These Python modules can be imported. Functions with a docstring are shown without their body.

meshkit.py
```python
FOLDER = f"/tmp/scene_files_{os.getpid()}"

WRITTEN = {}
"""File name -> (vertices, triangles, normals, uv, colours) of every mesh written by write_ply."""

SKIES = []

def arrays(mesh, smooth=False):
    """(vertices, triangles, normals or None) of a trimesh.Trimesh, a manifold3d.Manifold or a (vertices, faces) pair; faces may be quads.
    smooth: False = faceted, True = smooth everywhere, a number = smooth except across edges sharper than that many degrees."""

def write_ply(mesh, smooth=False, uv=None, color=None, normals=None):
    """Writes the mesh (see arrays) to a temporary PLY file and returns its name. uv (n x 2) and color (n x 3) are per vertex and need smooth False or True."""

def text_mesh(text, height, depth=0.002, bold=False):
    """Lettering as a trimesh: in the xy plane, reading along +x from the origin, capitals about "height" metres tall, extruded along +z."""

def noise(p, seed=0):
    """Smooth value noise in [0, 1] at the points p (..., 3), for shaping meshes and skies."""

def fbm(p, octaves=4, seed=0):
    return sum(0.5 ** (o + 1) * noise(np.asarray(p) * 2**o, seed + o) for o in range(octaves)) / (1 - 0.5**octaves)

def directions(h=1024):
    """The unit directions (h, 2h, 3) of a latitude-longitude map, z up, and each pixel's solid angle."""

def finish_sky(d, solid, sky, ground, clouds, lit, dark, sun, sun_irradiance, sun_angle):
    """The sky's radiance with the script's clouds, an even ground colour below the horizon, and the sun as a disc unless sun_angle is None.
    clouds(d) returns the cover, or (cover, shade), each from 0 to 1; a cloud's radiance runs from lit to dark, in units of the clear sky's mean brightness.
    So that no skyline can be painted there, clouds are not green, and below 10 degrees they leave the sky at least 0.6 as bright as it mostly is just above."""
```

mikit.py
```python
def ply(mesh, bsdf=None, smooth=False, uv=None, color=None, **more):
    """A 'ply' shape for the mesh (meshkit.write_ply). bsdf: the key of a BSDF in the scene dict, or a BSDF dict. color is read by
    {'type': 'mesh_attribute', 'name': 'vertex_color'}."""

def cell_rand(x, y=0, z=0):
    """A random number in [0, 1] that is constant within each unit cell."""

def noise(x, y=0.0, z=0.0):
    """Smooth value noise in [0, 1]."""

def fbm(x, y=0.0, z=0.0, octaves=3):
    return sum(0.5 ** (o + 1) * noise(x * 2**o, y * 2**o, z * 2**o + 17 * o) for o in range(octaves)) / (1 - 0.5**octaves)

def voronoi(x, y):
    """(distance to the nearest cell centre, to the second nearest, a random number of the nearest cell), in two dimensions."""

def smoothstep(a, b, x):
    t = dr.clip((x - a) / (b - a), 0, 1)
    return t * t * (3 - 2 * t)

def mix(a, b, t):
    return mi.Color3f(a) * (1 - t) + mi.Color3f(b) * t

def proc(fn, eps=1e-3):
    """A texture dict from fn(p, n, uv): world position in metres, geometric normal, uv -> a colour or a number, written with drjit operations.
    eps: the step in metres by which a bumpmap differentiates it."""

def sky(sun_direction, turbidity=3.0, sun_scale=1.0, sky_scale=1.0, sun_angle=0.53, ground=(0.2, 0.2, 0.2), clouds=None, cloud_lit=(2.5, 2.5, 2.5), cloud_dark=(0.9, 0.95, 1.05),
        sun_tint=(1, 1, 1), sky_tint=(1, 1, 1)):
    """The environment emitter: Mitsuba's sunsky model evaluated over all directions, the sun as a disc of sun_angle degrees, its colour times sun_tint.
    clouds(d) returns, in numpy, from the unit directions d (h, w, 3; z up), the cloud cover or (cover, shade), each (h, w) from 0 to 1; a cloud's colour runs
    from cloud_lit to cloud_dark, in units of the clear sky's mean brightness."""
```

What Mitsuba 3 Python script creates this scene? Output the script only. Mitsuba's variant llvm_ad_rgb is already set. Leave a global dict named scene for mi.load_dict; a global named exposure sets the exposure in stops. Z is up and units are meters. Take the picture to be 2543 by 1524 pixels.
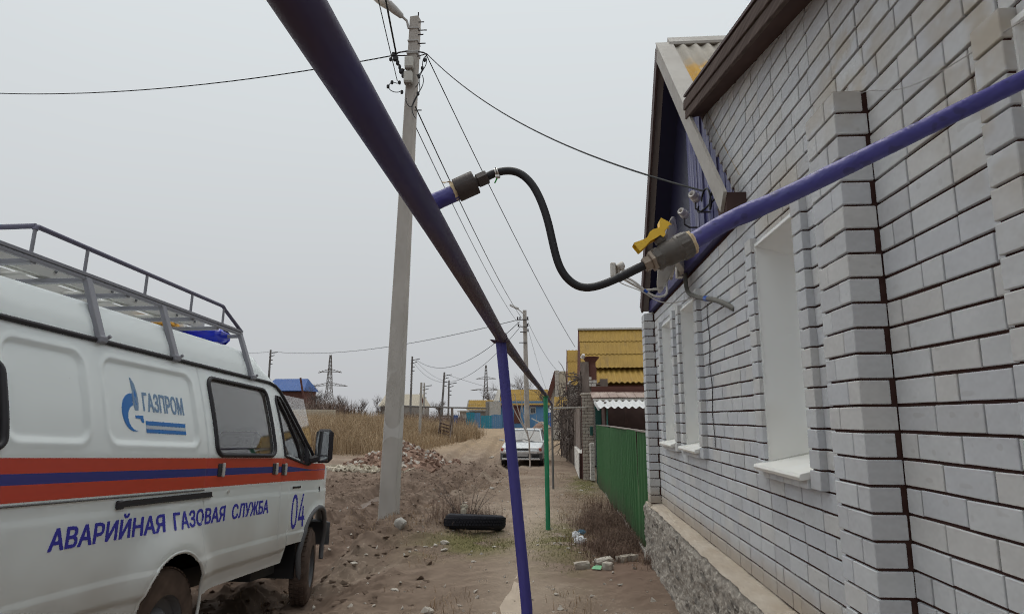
import math, numpy as np, trimesh, mitsuba as mi, mikit, meshkit, drjit as dr
from shapely.geometry import Polygon, Point, box as sbox
from scipy.spatial import ConvexHull

# ---------------------------------------------------------------- camera, sky, exposure
H = 1.80
CAM = np.array([0.0, 0.0, H])
PITCH, YAW, ROLL = 0.1693, -0.0662, -0.0023
_f = np.array([math.sin(YAW) * math.cos(PITCH), math.cos(YAW) * math.cos(PITCH), math.sin(PITCH)])
_r = np.array([math.cos(YAW), -math.sin(YAW), 0.0])
_u = np.cross(_r, _f)
_u = -math.sin(ROLL) * _r + math.cos(ROLL) * _u
exposure = 2.08
scene, labels = {}, {}
scene["camera"] = {"type": "perspective", "fov": 76.64, "fov_axis": "x", "near_clip": 0.05, "far_clip": 3000.0,
                   "to_world": mi.ScalarTransform4f().look_at(origin=CAM.tolist(), target=(CAM + _f).tolist(), up=_u.tolist())}


def overcast(d):
    e = np.clip(d[..., 2], 0, 1)
    n = meshkit.fbm(np.stack([d[..., 0] / (0.25 + e), d[..., 1] / (0.25 + e), e * 0], -1) * 0.8, 4, seed=4)
    shade = 1 - np.clip(e / 0.9, 0, 1) ** 0.8
    return np.ones_like(e), np.clip(shade + (n - 0.5) * 0.12, 0, 1)


scene["sky"] = mikit.sky((-0.12, 0.30, 0.93), turbidity=3, sun_scale=0.2, sun_angle=40, sun_tint=(0.86, 0.96, 1.1), clouds=overcast,
                         cloud_lit=(1.95, 2.09, 2.15), cloud_dark=(1.20, 1.225, 1.265), ground=(0.2, 0.17, 0.14))
rng = np.random.default_rng(7)


# ---------------------------------------------------------------- mesh helpers
class MB:
    def __init__(self):
        self.v, self.f, self.n = [], [], 0

    def add(self, v, f):
        v, f = np.asarray(v, float).reshape(-1, 3), np.asarray(f, int)
        if f.shape[1] == 4:
            f = np.vstack([f[:, [0, 1, 2]], f[:, [0, 2, 3]]])
        self.v.append(v); self.f.append(f + self.n); self.n += len(v)
        return self

    def mesh(self):
        return trimesh.Trimesh(np.vstack(self.v), np.vstack(self.f), process=False)

    def hull(self, pts):
        pts = np.asarray(pts, float)
        try: h = ConvexHull(pts)
        except Exception: h = ConvexHull(pts, qhull_options="QJ Pp")
        f = h.simplices.copy()
        c = pts[h.vertices].mean(0)
        a = pts[f]
        nn = np.cross(a[:, 1] - a[:, 0], a[:, 2] - a[:, 0])
        flip = (nn * (a.mean(1) - c)).sum(1) < 0
        f[flip] = f[flip][:, ::-1]
        return self.add(pts, f)

    def box(self, c, s, R=None, bev=0.0):
        c, h = np.asarray(c, float), np.asarray(s, float) / 2
        sg = np.array([[a, b, d] for a in (-1, 1) for b in (-1, 1) for d in (-1, 1)], float)
        if bev > 0:
            b = min(bev, 0.45 * h.min() * 2)
            p = np.vstack([sg * (h - np.array(o) * b) for o in ([0, 1, 1], [1, 0, 1], [1, 1, 0])])
        else:
            p = sg * h
        if R is not None:
            p = p @ np.asarray(R).T
        return self.hull(p + c)

    def tube(self, pts, r, n=8, caps=True):
        p = np.asarray(pts, float)
        r = np.broadcast_to(np.asarray(r, float), (len(p),))
        t = np.gradient(p, axis=0)
        t /= np.linalg.norm(t, axis=1, keepdims=True) + 1e-12
        a = np.array([0.0, 0, 1]) if abs(t[0][2]) < 0.9 else np.array([1.0, 0, 0])
        rings, u = [], np.cross(t[0], a)
        for i in range(len(p)):
            u = u - t[i] * (u @ t[i]); u /= np.linalg.norm(u) + 1e-12
            w = np.cross(t[i], u)
            ang = np.arange(n) * 2 * np.pi / n
            rings.append(p[i] + r[i] * (np.cos(ang)[:, None] * u + np.sin(ang)[:, None] * w))
        v = np.vstack(rings)
        k = np.arange(n); k2 = (k + 1) % n
        f = np.vstack([np.stack([i * n + k, i * n + k2, (i + 1) * n + k2, (i + 1) * n + k], 1) for i in range(len(p) - 1)])
        self.add(v, f)
        if caps:
            for i, s in ((0, -1), (len(p) - 1, 1)):
                self.add(np.vstack([rings[i], p[i]]), np.stack([k, k2, np.full(n, n)], 1)[:, ::s])
        return self

    def bar(self, a, b, w, h, up=(0, 0, 1), bev=0.0):
        a, b = np.asarray(a, float), np.asarray(b, float)
        d = b - a; L = np.linalg.norm(d); d /= L
        s = np.cross(d, up); s /= np.linalg.norm(s); t = np.cross(s, d)
        return self.box((a + b) / 2, (L, w, h), np.stack([d, s, t], 1), bev)

    def grid(self, P, keep=None):
        n, m = P.shape[:2]
        i = np.arange(n * m).reshape(n, m)
        f = np.stack([i[:-1, :-1], i[1:, :-1], i[1:, 1:], i[:-1, 1:]], -1)
        f = f[keep] if keep is not None else f.reshape(-1, 4)
        return self.add(P.reshape(-1, 3), f)

    def prism(self, poly, o, eu, ev, h):
        """A shapely polygon in the plane (eu, ev) at o, extruded by h along eu x ev."""
        eu, ev = np.asarray(eu, float), np.asarray(ev, float)
        for g in getattr(poly, "geoms", [poly]):
            m = trimesh.creation.extrude_polygon(g, h, engine="earcut")
            v = np.asarray(m.vertices)
            self.add(np.asarray(o) + v[:, :1] * eu + v[:, 1:2] * ev + v[:, 2:] * np.cross(eu, ev), m.faces)
        return self

    def lathe(self, prof, o, axis, n=24):
        """prof: (radius, along axis) pairs."""
        ax = np.asarray(axis, float); ax /= np.linalg.norm(ax)
        a = np.array([0.0, 0, 1]) if abs(ax[2]) < 0.9 else np.array([1.0, 0, 0])
        u = np.cross(ax, a); u /= np.linalg.norm(u); w = np.cross(ax, u)
        ang = np.linspace(0, 2 * np.pi, n + 1)
        c = np.cos(ang)[:, None] * u + np.sin(ang)[:, None] * w
        P = np.stack([np.asarray(o) + r * c + z * ax for r, z in prof], 0)
        return self.grid(P)


def number(name):
    if name not in USED:
        USED[name] = 0
        return name
    USED[name] += 1
    return f"{name}_{USED[name]:03d}"


USED = {}


def thing(name, label, cat, group=None, kind=None):
    k = number(name)
    labels[k] = {"label": label, "category": cat}
    if group: labels[k]["group"] = group
    if kind: labels[k]["kind"] = kind
    return k


def part(parent, name, mb, mat, smooth=30, label=None, kind=None, **kw):
    k = number(f"{parent}__{name}")
    scene[k] = mikit.ply(mb.mesh() if isinstance(mb, MB) else mb, mat, smooth=smooth, **kw)
    if label or kind:
        labels[k] = {}
        if label: labels[k]["label"] = label
        if kind: labels[k]["kind"] = kind
    return k


def one(name, mb, mat, label, cat, group=None, kind=None, smooth=30):
    k = thing(name, label, cat, group, kind)
    scene[k] = mikit.ply(mb.mesh() if isinstance(mb, MB) else mb, mat, smooth=smooth)
    return k


def ground(name, mb, mat, kind="structure", smooth=True, label=None):
    k = number(name)
    scene[k] = mikit.ply(mb.mesh() if isinstance(mb, MB) else mb, mat, smooth=smooth)
    labels[k] = {"kind": kind}
    if label: labels[k]["label"] = label
    return k


def spline(pts, n):
    p = np.asarray(pts, float)
    from scipy.interpolate import CubicSpline
    t = np.r_[0, np.cumsum(np.linalg.norm(np.diff(p, axis=0), axis=1))]
    return CubicSpline(t, p)(np.linspace(0, t[-1], n))


def sag(a, b, s, n=24):
    a, b = np.asarray(a, float), np.asarray(b, float)
    t = np.linspace(0, 1, n)[:, None]
    p = a + (b - a) * t
    p[:, 2] -= 4 * s * (t * (1 - t))[:, 0]
    return p


def sm(x):
    x = np.clip(x, 0, 1)
    return x * x * (3 - 2 * x)


# ---------------------------------------------------------------- materials
def pr(color, rough=0.7, two=True, **kw):
    c = color if isinstance(color, dict) else {"type": "rgb", "value": list(color)}
    b = {"type": "principled", "base_color": c, "roughness": rough, "specular": kw.pop("spec", 0.4), **kw}
    return {"type": "twosided", "bsdf": b} if two else b


def mat(name, color, rough=0.7, **kw):
    scene[name] = pr(color, rough, **kw)


def bumped(name, color, rough, fn, eps=2e-3, **kw):
    scene[name] = {"type": "twosided", "bsdf": {"type": "bumpmap", "nested": mikit.proc(fn, eps), "scale": 1.0, "bsdf": pr(color, rough, two=False, **kw)}}


C3 = mi.Color3f
mix, fbm, noise, sstep = mikit.mix, mikit.fbm, mikit.noise, mikit.smoothstep


def brick_col(tint):
    def fn(p, n, uv):
        g = fbm(p.x * 9, p.y * 9, p.z * 9, 3)
        d = fbm(p.x * 60, p.y * 60, p.z * 60, 2)
        c = mix(tint, [t * 0.86 for t in tint], g) * (0.93 + 0.12 * d)
        low = sstep(0.99, 0.76, p.z + 0.10 * (g - 0.5))                       # splash dirt on the lowest courses
        c = mix(c, (0.37, 0.295, 0.215), low * 0.75)
        s1 = sstep(0.55, 0.1, dr.sqrt(dr.square(p.y - 2.72) + dr.square((p.z - 3.3) * 1.1))) * sstep(0.3, 0.6, g)
        s2 = sstep(0.9, 0.2, dr.sqrt(dr.square(p.y - 1.6) + dr.square(p.z - 3.0))) * sstep(0.35, 0.7, g)
        s3 = sstep(0.5, 0.1, dr.abs(p.y - 3.7)) * sstep(0.35, 0.05, dr.abs(p.z - 3.02))
        c = mix(c, (0.42, 0.365, 0.285), dr.minimum(s1 * 0.6 + s2 * 0.75 + s3 * 0.55, 0.85))
        spot = sstep(0.80, 0.88, noise(p.x * 23 + 5, p.y * 23, p.z * 31)) * sstep(0.5, 0.8, noise(p.x * 3, p.y * 3, p.z * 3))
        return mix(c, (0.3, 0.28, 0.26), spot * 0.22)
    return mikit.proc(fn)


for i, t in enumerate([(0.59, 0.605, 0.62), (0.555, 0.572, 0.60), (0.59, 0.59, 0.585), (0.53, 0.54, 0.558)]):
    bumped(f"m_brick{i}", brick_col(t), 0.85, lambda p, n, uv: 0.0012 * fbm(p.x * 90, p.y * 90, p.z * 90, 2), spec=0.25)
mat("m_bed", mikit.proc(lambda p, n, uv: mix((0.045, 0.022, 0.020), (0.09, 0.05, 0.043), fbm(p.x * 30, p.y * 30, p.z * 30, 2))), 0.95, spec=0.1)
mat("m_perp", mikit.proc(lambda p, n, uv: mix((0.11, 0.105, 0.10), (0.22, 0.21, 0.20), fbm(p.x * 25, p.y * 25, p.z * 25, 2))), 0.95, spec=0.1)


def plinth_col(p, n, uv):
    a = fbm(p.x * 40, p.y * 26, p.z * 40, 3)
    b = noise(p.x * 14, p.y * 9, p.z * 14)
    c = mix((0.21, 0.185, 0.16), (0.42, 0.385, 0.34), a)
    c = mix(c, (0.12, 0.11, 0.10), sstep(0.62, 0.85, b) * 0.8)
    c = mix(c, (0.56, 0.52, 0.46), sstep(0.66, 0.8, noise(p.x * 33, p.y * 20, p.z * 45)) * 0.55)
    return c


bumped("m_plinth", mikit.proc(plinth_col), 0.9, lambda p, n, uv: 0.01 * fbm(p.x * 45, p.y * 30, p.z * 45, 3), spec=0.2)
bumped("m_ledge", mikit.proc(lambda p, n, uv: mix((0.36, 0.29, 0.22), (0.50, 0.45, 0.385), fbm(p.x * 12, p.y * 5, p.z * 12, 4))), 0.9, lambda p, n, uv: 0.006 * fbm(p.x * 30, p.y * 18, p.z * 30, 3), spec=0.2)
bumped("m_wood", mikit.proc(lambda p, n, uv: mix((0.05, 0.034, 0.03), (0.145, 0.11, 0.098), fbm(p.x * 30, p.y * 3, p.z * 60, 4))), 0.85, lambda p, n, uv: 0.006 * fbm(p.x * 40, p.y * 4, p.z * 90, 3), spec=0.2)
mat("m_soffit", mikit.proc(lambda p, n, uv: mix((0.045, 0.026, 0.024), (0.10, 0.06, 0.052), fbm(p.x * 6, p.y * 4, p.z * 6, 3))), 0.9)
mat("m_fascia", mikit.proc(lambda p, n, uv: mix((0.44, 0.42, 0.39), (0.30, 0.275, 0.245), fbm(p.x * 5, p.y * 5, p.z * 5, 4))), 0.6, metallic=0.0)
mat("m_browntrim", (0.075, 0.045, 0.042), 0.6)
mat("m_greytrim", (0.26, 0.225, 0.205), 0.7)
mat("m_navy", (0.018, 0.018, 0.045), 0.35, spec=0.5)
mat("m_board", mikit.proc(lambda p, n, uv: mix((0.055, 0.055, 0.17), (0.26, 0.26, 0.36), sstep(0.45, 0.8, fbm(p.y * 22, p.z * 2.2, p.x * 3, 3)) * 0.75)), 0.5, spec=0.5)
mat("m_purple", mikit.proc(lambda p, n, uv: mix((0.032, 0.026, 0.10), (0.055, 0.05, 0.15), fbm(p.x * 8, p.y * 8, p.z * 8, 3))), 0.55)


def yroof(p, n, uv):
    a = fbm(p.x * 2.2, p.y * 2.2, p.z * 2.2, 4)
    b = fbm(p.x * 9, p.y * 1.3, p.z * 1.3, 3)
    c = mix((0.36, 0.225, 0.045), (0.255, 0.155, 0.035), a)
    return mix(c, (0.20, 0.13, 0.05), sstep(0.55, 0.85, b) * 0.6)


mat("m_yroof", mikit.proc(yroof), 0.8)


def oldroof(p, n, uv):
    a = fbm(p.x * 5, p.y * 5, p.z * 5, 4)
    t = sstep(5.55, 5.15, p.z + 0.55 * (a - 0.5))
    c = mix((0.47, 0.44, 0.39), (0.30, 0.27, 0.23), a)
    return mix(c, (0.50, 0.29, 0.055), t * sstep(0.2, 0.5, a))


mat("m_oldroof", mikit.proc(oldroof), 0.85)


def pipe_main(p, n, uv):
    a = fbm(p.x * 14, p.y * 3, p.z * 14, 3)
    c = mix((0.03, 0.024, 0.105), (0.045, 0.036, 0.145), a)
    return mix(c, (0.052, 0.024, 0.026), sstep(0.25, 0.6, fbm(p.x * 9, p.y * 2.2, p.z * 9, 3)) * 0.8)        # rust and dust showing through thin paint


bumped("m_pipemain", mikit.proc(pipe_main), 0.5, lambda p, n, uv: 0.0008 * fbm(p.x * 60, p.y * 30, p.z * 60, 2), spec=0.45)
bumped("m_pipe", mikit.proc(lambda p, n, uv: mix(mix((0.046, 0.042, 0.205), (0.066, 0.06, 0.26), fbm(p.x * 20, p.y * 20, p.z * 20, 3)), (0.035, 0.03, 0.10), sstep(0.66, 0.78, noise(p.x * 60, p.y * 60, p.z * 60)) * 0.5)), 0.4,
       lambda p, n, uv: 0.0035 * fbm(p.x * 55, p.y * 55, p.z * 55, 3), eps=8e-4, spec=0.5)
mat("m_post", mikit.proc(lambda p, n, uv: mix((0.045, 0.04, 0.21), (0.065, 0.058, 0.26), fbm(p.x * 20, p.y * 20, p.z * 6, 3))), 0.45)
mat("m_greenpost", mikit.proc(lambda p, n, uv: mix((0.02, 0.20, 0.095), (0.035, 0.28, 0.14), fbm(p.x * 20, p.y * 20, p.z * 5, 3))), 0.5)
mat("m_rubber", (0.016, 0.015, 0.018), 0.5, spec=0.4)
mat("m_iron", mikit.proc(lambda p, n, uv: mix((0.036, 0.027, 0.026), (0.065, 0.05, 0.046), fbm(p.x * 90, p.y * 90, p.z * 90, 3))), 0.5, spec=0.4)
mat("m_brass", (0.30, 0.24, 0.19), 0.45, metallic=0.35)
mat("m_valve", mikit.proc(lambda p, n, uv: mix((0.075, 0.066, 0.058), (0.115, 0.10, 0.088), fbm(p.x * 80, p.y * 80, p.z * 80, 3))), 0.5, spec=0.45)
mat("m_flax", (0.62, 0.50, 0.33), 0.9)
mat("m_yellow", (0.80, 0.50, 0.03), 0.4, spec=0.5)
mat("m_steel", (0.60, 0.58, 0.55), 0.35, metallic=0.8)
mat("m_greenplastic", (0.05, 0.45, 0.08), 0.4)


def concrete(p, n, uv):
    a = fbm(p.x * 7, p.y * 7, p.z * 2, 4)
    c = mix((0.33, 0.305, 0.275), (0.47, 0.44, 0.41), a)
    paper = sstep(0.52, 0.56, noise(p.x * 4, p.y * 4 + 3, p.z * 3.2)) * sstep(1.0, 1.25, p.z) * sstep(2.7, 2.5, p.z)      # torn bills and paste
    return mix(c, (0.50, 0.48, 0.46), paper * 0.7)


bumped("m_concrete", mikit.proc(concrete), 0.9, lambda p, n, uv: 0.004 * fbm(p.x * 30, p.y * 30, p.z * 30, 3), spec=0.2)
mat("m_palepole", (0.38, 0.36, 0.33), 0.9)
mat("m_darkpole", (0.16, 0.15, 0.145), 0.9)
mat("m_wire", (0.03, 0.033, 0.036), 0.7)
mat("m_wirelight", (0.33, 0.32, 0.31), 0.7)
mat("m_black", (0.012, 0.012, 0.014), 0.5)
mat("m_hardware", (0.06, 0.055, 0.06), 0.6)
mat("m_boxgrey", (0.50, 0.49, 0.45), 0.6)
mat("m_lampgrey", (0.40, 0.39, 0.38), 0.5)
mat("m_lampglass", (0.72, 0.72, 0.68), 0.25, spec=0.5)
mat("m_ceramic", (0.62, 0.59, 0.56), 0.3, spec=0.5)
mat("m_dish", mikit.proc(lambda p, n, uv: mix((0.62, 0.59, 0.54), (0.36, 0.31, 0.26), sstep(0.5, 0.75, fbm(p.x * 12, p.y * 12, p.z * 12, 3)))), 0.5)
mat("m_conduit", mikit.proc(lambda p, n, uv: mix((0.09, 0.09, 0.08), (0.15, 0.14, 0.125), fbm(p.x * 20, p.y * 20, p.z * 20, 2))), 0.6)
mat("m_bluetape", (0.01, 0.07, 0.36), 0.4)
mat("m_whitecable", (0.55, 0.53, 0.50), 0.5)
mat("m_upvc", mikit.proc(lambda p, n, uv: mix((0.80, 0.815, 0.81), (0.74, 0.73, 0.69), sstep(2.2, 1.5, p.z + 0.3 * noise(p.x * 6, p.y * 6, p.z * 6)))), 0.35, spec=0.5)
mat("m_greenfence", mikit.proc(lambda p, n, uv: mix(mix((0.035, 0.12, 0.04), (0.05, 0.155, 0.055), fbm(p.x * 3, p.y * 3, p.z * 1.5, 3)), (0.075, 0.07, 0.045), sstep(0.75, 0.05, p.z + 0.3 * noise(p.y * 5, p.z * 5)) * 0.7)), 0.55)
mat("m_darkgreen", (0.014, 0.08, 0.065), 0.5)
mat("m_teal", (0.04, 0.16, 0.14), 0.6)
mat("m_pillar", mikit.proc(lambda p, n, uv: mix((0.30, 0.265, 0.225), (0.48, 0.43, 0.37), fbm(p.x * 9, p.y * 9, p.z * 14, 3))), 0.95)
mat("m_pillarwhite", mikit.proc(lambda p, n, uv: mix((0.48, 0.45, 0.41), (0.62, 0.59, 0.55), fbm(p.x * 9, p.y * 9, p.z * 14, 3))), 0.95)
mat("m_slate", mikit.proc(lambda p, n, uv: mix((0.20, 0.14, 0.12), (0.36, 0.29, 0.25), noise(p.x * 4, p.y * 4, p.z * 4))), 0.9)
mat("m_greysheet", (0.52, 0.52, 0.52), 0.5)
mat("m_greywood", mikit.proc(lambda p, n, uv: mix((0.11, 0.085, 0.072), (0.25, 0.205, 0.18), fbm(p.x * 8, p.y * 8, p.z * 2, 3))), 0.95)
mat("m_redbrown", (0.11, 0.045, 0.035), 0.8)
mat("m_bluepaint", (0.04, 0.115, 0.34), 0.7)
mat("m_bluelight", (0.09, 0.21, 0.37), 0.7)
mat("m_tealfence", (0.03, 0.22, 0.31), 0.7)
mat("m_wallpale", (0.45, 0.42, 0.38), 0.9)
mat("m_wallgrey", (0.27, 0.25, 0.23), 0.9)
mat("m_blueroof", (0.03, 0.09, 0.28), 0.6)
mat("m_farpale", (0.45, 0.40, 0.32), 0.9)
mat("m_glassdark", (0.03, 0.035, 0.04), 0.08, spec=0.6)
mat("m_trunk", mikit.proc(lambda p, n, uv: mix((0.07, 0.055, 0.05), (0.13, 0.105, 0.095), fbm(p.x * 12, p.y * 12, p.z * 3, 3))), 0.95)
mat("m_twig", (0.12, 0.095, 0.085), 0.95)
mat("m_brush", (0.16, 0.115, 0.095), 0.95)
mat("m_palebark", (0.42, 0.37, 0.33), 0.9)
mat("m_reed", mikit.proc(lambda p, n, uv: mix((0.29, 0.205, 0.125), (0.46, 0.345, 0.22), noise(p.x * 3, p.y * 1.5, p.z * 0.6))), 0.9)
mat("m_straw", mikit.proc(lambda p, n, uv: mix((0.20, 0.125, 0.075), (0.34, 0.24, 0.15), noise(p.x * 30, p.y * 30))), 0.9)
mat("m_weed", mikit.proc(lambda p, n, uv: mix((0.11, 0.07, 0.055), (0.22, 0.15, 0.115), noise(p.x * 30, p.y * 30))), 0.95)
mat("m_moss", mikit.proc(lambda p, n, uv: mix((0.085, 0.09, 0.025), (0.16, 0.15, 0.05), noise(p.x * 20, p.y * 20))), 0.95)
mat("m_stone", (0.45, 0.41, 0.36), 0.9)
mat("m_redbrick", mikit.proc(lambda p, n, uv: mix((0.15, 0.092, 0.07), (0.27, 0.175, 0.13), noise(p.x * 5, p.y * 5, p.z * 5))), 0.95)
mat("m_bag", (0.80, 0.81, 0.83), 0.4, spec=0.5)
mat("m_bluebag", (0.10, 0.19, 0.27), 0.5)
mat("m_mint", (0.22, 0.55, 0.30), 0.5)
mat("m_tyre", (0.014, 0.014, 0.02), 0.75, spec=0.3)
mat("m_mudtyre", mikit.proc(lambda p, n, uv: mix((0.045, 0.03, 0.024), (0.12, 0.082, 0.062), fbm(p.x * 14, p.y * 14, p.z * 14, 3))), 0.9)


# ---------------------------------------------------------------- the ground: one sheet out to the horizon
RUTS = [([-4.3, -3.35, -3.0, -2.6, -2.7, -3.6, -5.0], [2, 7, 12, 18, 26, 38, 60], 0.10), ([-6.1, -5.2, -4.8, -4.3, -4.3, -5.3, -6.8], [2, 7, 12, 18, 26, 38, 60], 0.10),
        ([-3.6, -3.9, -4.1, -4.5, -5.6], [8, 12, 14.5, 18, 24], 0.11), ([-2.4, -1.9, -1.7, -1.9], [13, 18, 24, 34], 0.06)]


def gz(x, y, fine=True):
    x, y = np.asarray(x, float), np.asarray(y, float)
    p = np.stack([x, y, x * 0], -1)
    z = 0.5 * sm((y - 30) / 60) + 0.25 * sm((-x - 8) / 8) * sm((y - 22) / 12)
    z = z + 0.14 * np.exp(-((x + 2.6) / 1.1) ** 2 - ((y - 11) / 1.6) ** 2) + 0.06 * np.exp(-((x + 1.3) / 0.9) ** 2 - ((y - 10.6) / 1.2) ** 2)
    z = z - 0.10 * sm((-x - 3.0) / 1.5) * sm((24 - y) / 6)
    z = z - 0.25 * sm((-x - 1.95) / 0.8) * sm((9.6 - y) / 1.5) * sm((x + 6.5) / 1.0)
    near = sm((45 - np.hypot(x, y)) / 25)
    soil = sm((-x + 0.9) / 0.8)
    for X, Y, d in RUTS:
        xc = np.interp(y, Y, X) + 0.12 * (meshkit.noise(np.stack([y * 0.6, y * 0, y * 0], -1), 3) - 0.5)
        q = (x - xc) / 0.24
        inside = sm((y - Y[0]) / 1.5) * sm((Y[-1] - y) / 3)
        z = z + inside * d * (-1.5 * np.exp(-q ** 2) + 0.8 * np.exp(-((np.abs(q) - 1.8) / 0.7) ** 2))
    if fine:
        road = sm((-x - 1.2) / 1.5)
        z = z + near * ((meshkit.fbm(p * 0.55, 4, 1) - 0.5) * 0.14 * (0.35 + 0.65 * soil) + (meshkit.fbm(p * 2.6, 3, 5) - 0.5) * (0.035 + 0.10 * road) + np.maximum(meshkit.fbm(p * 7, 3, 9) - 0.52, 0) * (0.05 + 0.24 * road))
    return z


def axis_steps(lo, hi, c0, c1, fine, grow):
    a = list(np.arange(c0, c1, fine))
    s = fine
    while a[-1] < hi: s *= grow; a.append(a[-1] + s)
    s = fine
    while a[0] > lo: s *= grow; a.insert(0, a[0] - s)
    return np.array(a)


gx = axis_steps(-900, 900, -7.5, 1.6, 0.036, 1.09)
gy = axis_steps(-300, 1400, 4.5, 19, 0.045, 1.045)
GX, GY = np.meshgrid(gx, gy, indexing="ij")


def soil_col(p, n, uv):
    a = fbm(p.x * 0.7, p.y * 0.7, 0.0, 4)
    b = fbm(p.x * 5, p.y * 3.2, 0.3, 4)
    c = mix((0.125, 0.089, 0.066), (0.225, 0.170, 0.130), b)
    c = mix(c, (0.255, 0.205, 0.16), sstep(0.45, 0.72, a) * 0.55)
    wet = sstep(-1.2, -3.4, p.x + 1.6 * (a - 0.5)) * sstep(30, 20, p.y)
    c = mix(c, mix((0.085, 0.056, 0.042), (0.16, 0.112, 0.086), b), wet * 0.75)
    tread = dr.exp(-dr.square((p.x + 0.42 + 0.012 * (p.y - 9)) / 0.42)) * sstep(4.5, 6.0, p.y) * sstep(21, 14, p.y)              # trodden path beside the pipe posts
    c = mix(c, (0.30, 0.24, 0.188), tread * (0.45 + 0.5 * a))
    g1 = dr.exp(-dr.square((p.x + 1.2) / 0.75) - dr.square((p.y - 9.6) / 0.65))
    g2 = dr.exp(-dr.square((p.x - 0.1) / 0.42) - dr.square((p.y - 10.2) / 2.0))
    g3 = dr.exp(-dr.square((p.x - 0.75) / 0.4) - dr.square((p.y - 18.5) / 2.4))
    c = mix(c, (0.125, 0.115, 0.045), dr.minimum((g1 + g2 * 0.9 + g3) * sstep(0.25, 0.6, fbm(p.x * 3, p.y * 3, 1.0, 3)), 0.85))
    red = dr.exp(-dr.square((p.x - 0.8) / 0.5) - dr.square((p.y - 9.8) / 2.6))
    c = mix(c, (0.15, 0.092, 0.072), red * 0.7)
    far = sstep(26, 45, p.y)
    c = mix(c, mix((0.20, 0.15, 0.105), (0.30, 0.22, 0.145), a), far)
    speck = sstep(0.80, 0.86, noise(p.x * 34, p.y * 26, 2.0)) * sstep(0.45, 0.65, a)
    return mix(c, (0.40, 0.33, 0.27), speck * 0.25)


bumped("m_soil", mikit.proc(soil_col), 0.92, lambda p, n, uv: 0.012 * fbm(p.x * 16, p.y * 16, p.z * 16, 4), spec=0.22)
gm = MB().grid(np.stack([GX, GY, gz(GX, GY)], -1))
ground("ground", gm, "m_soil")

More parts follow.
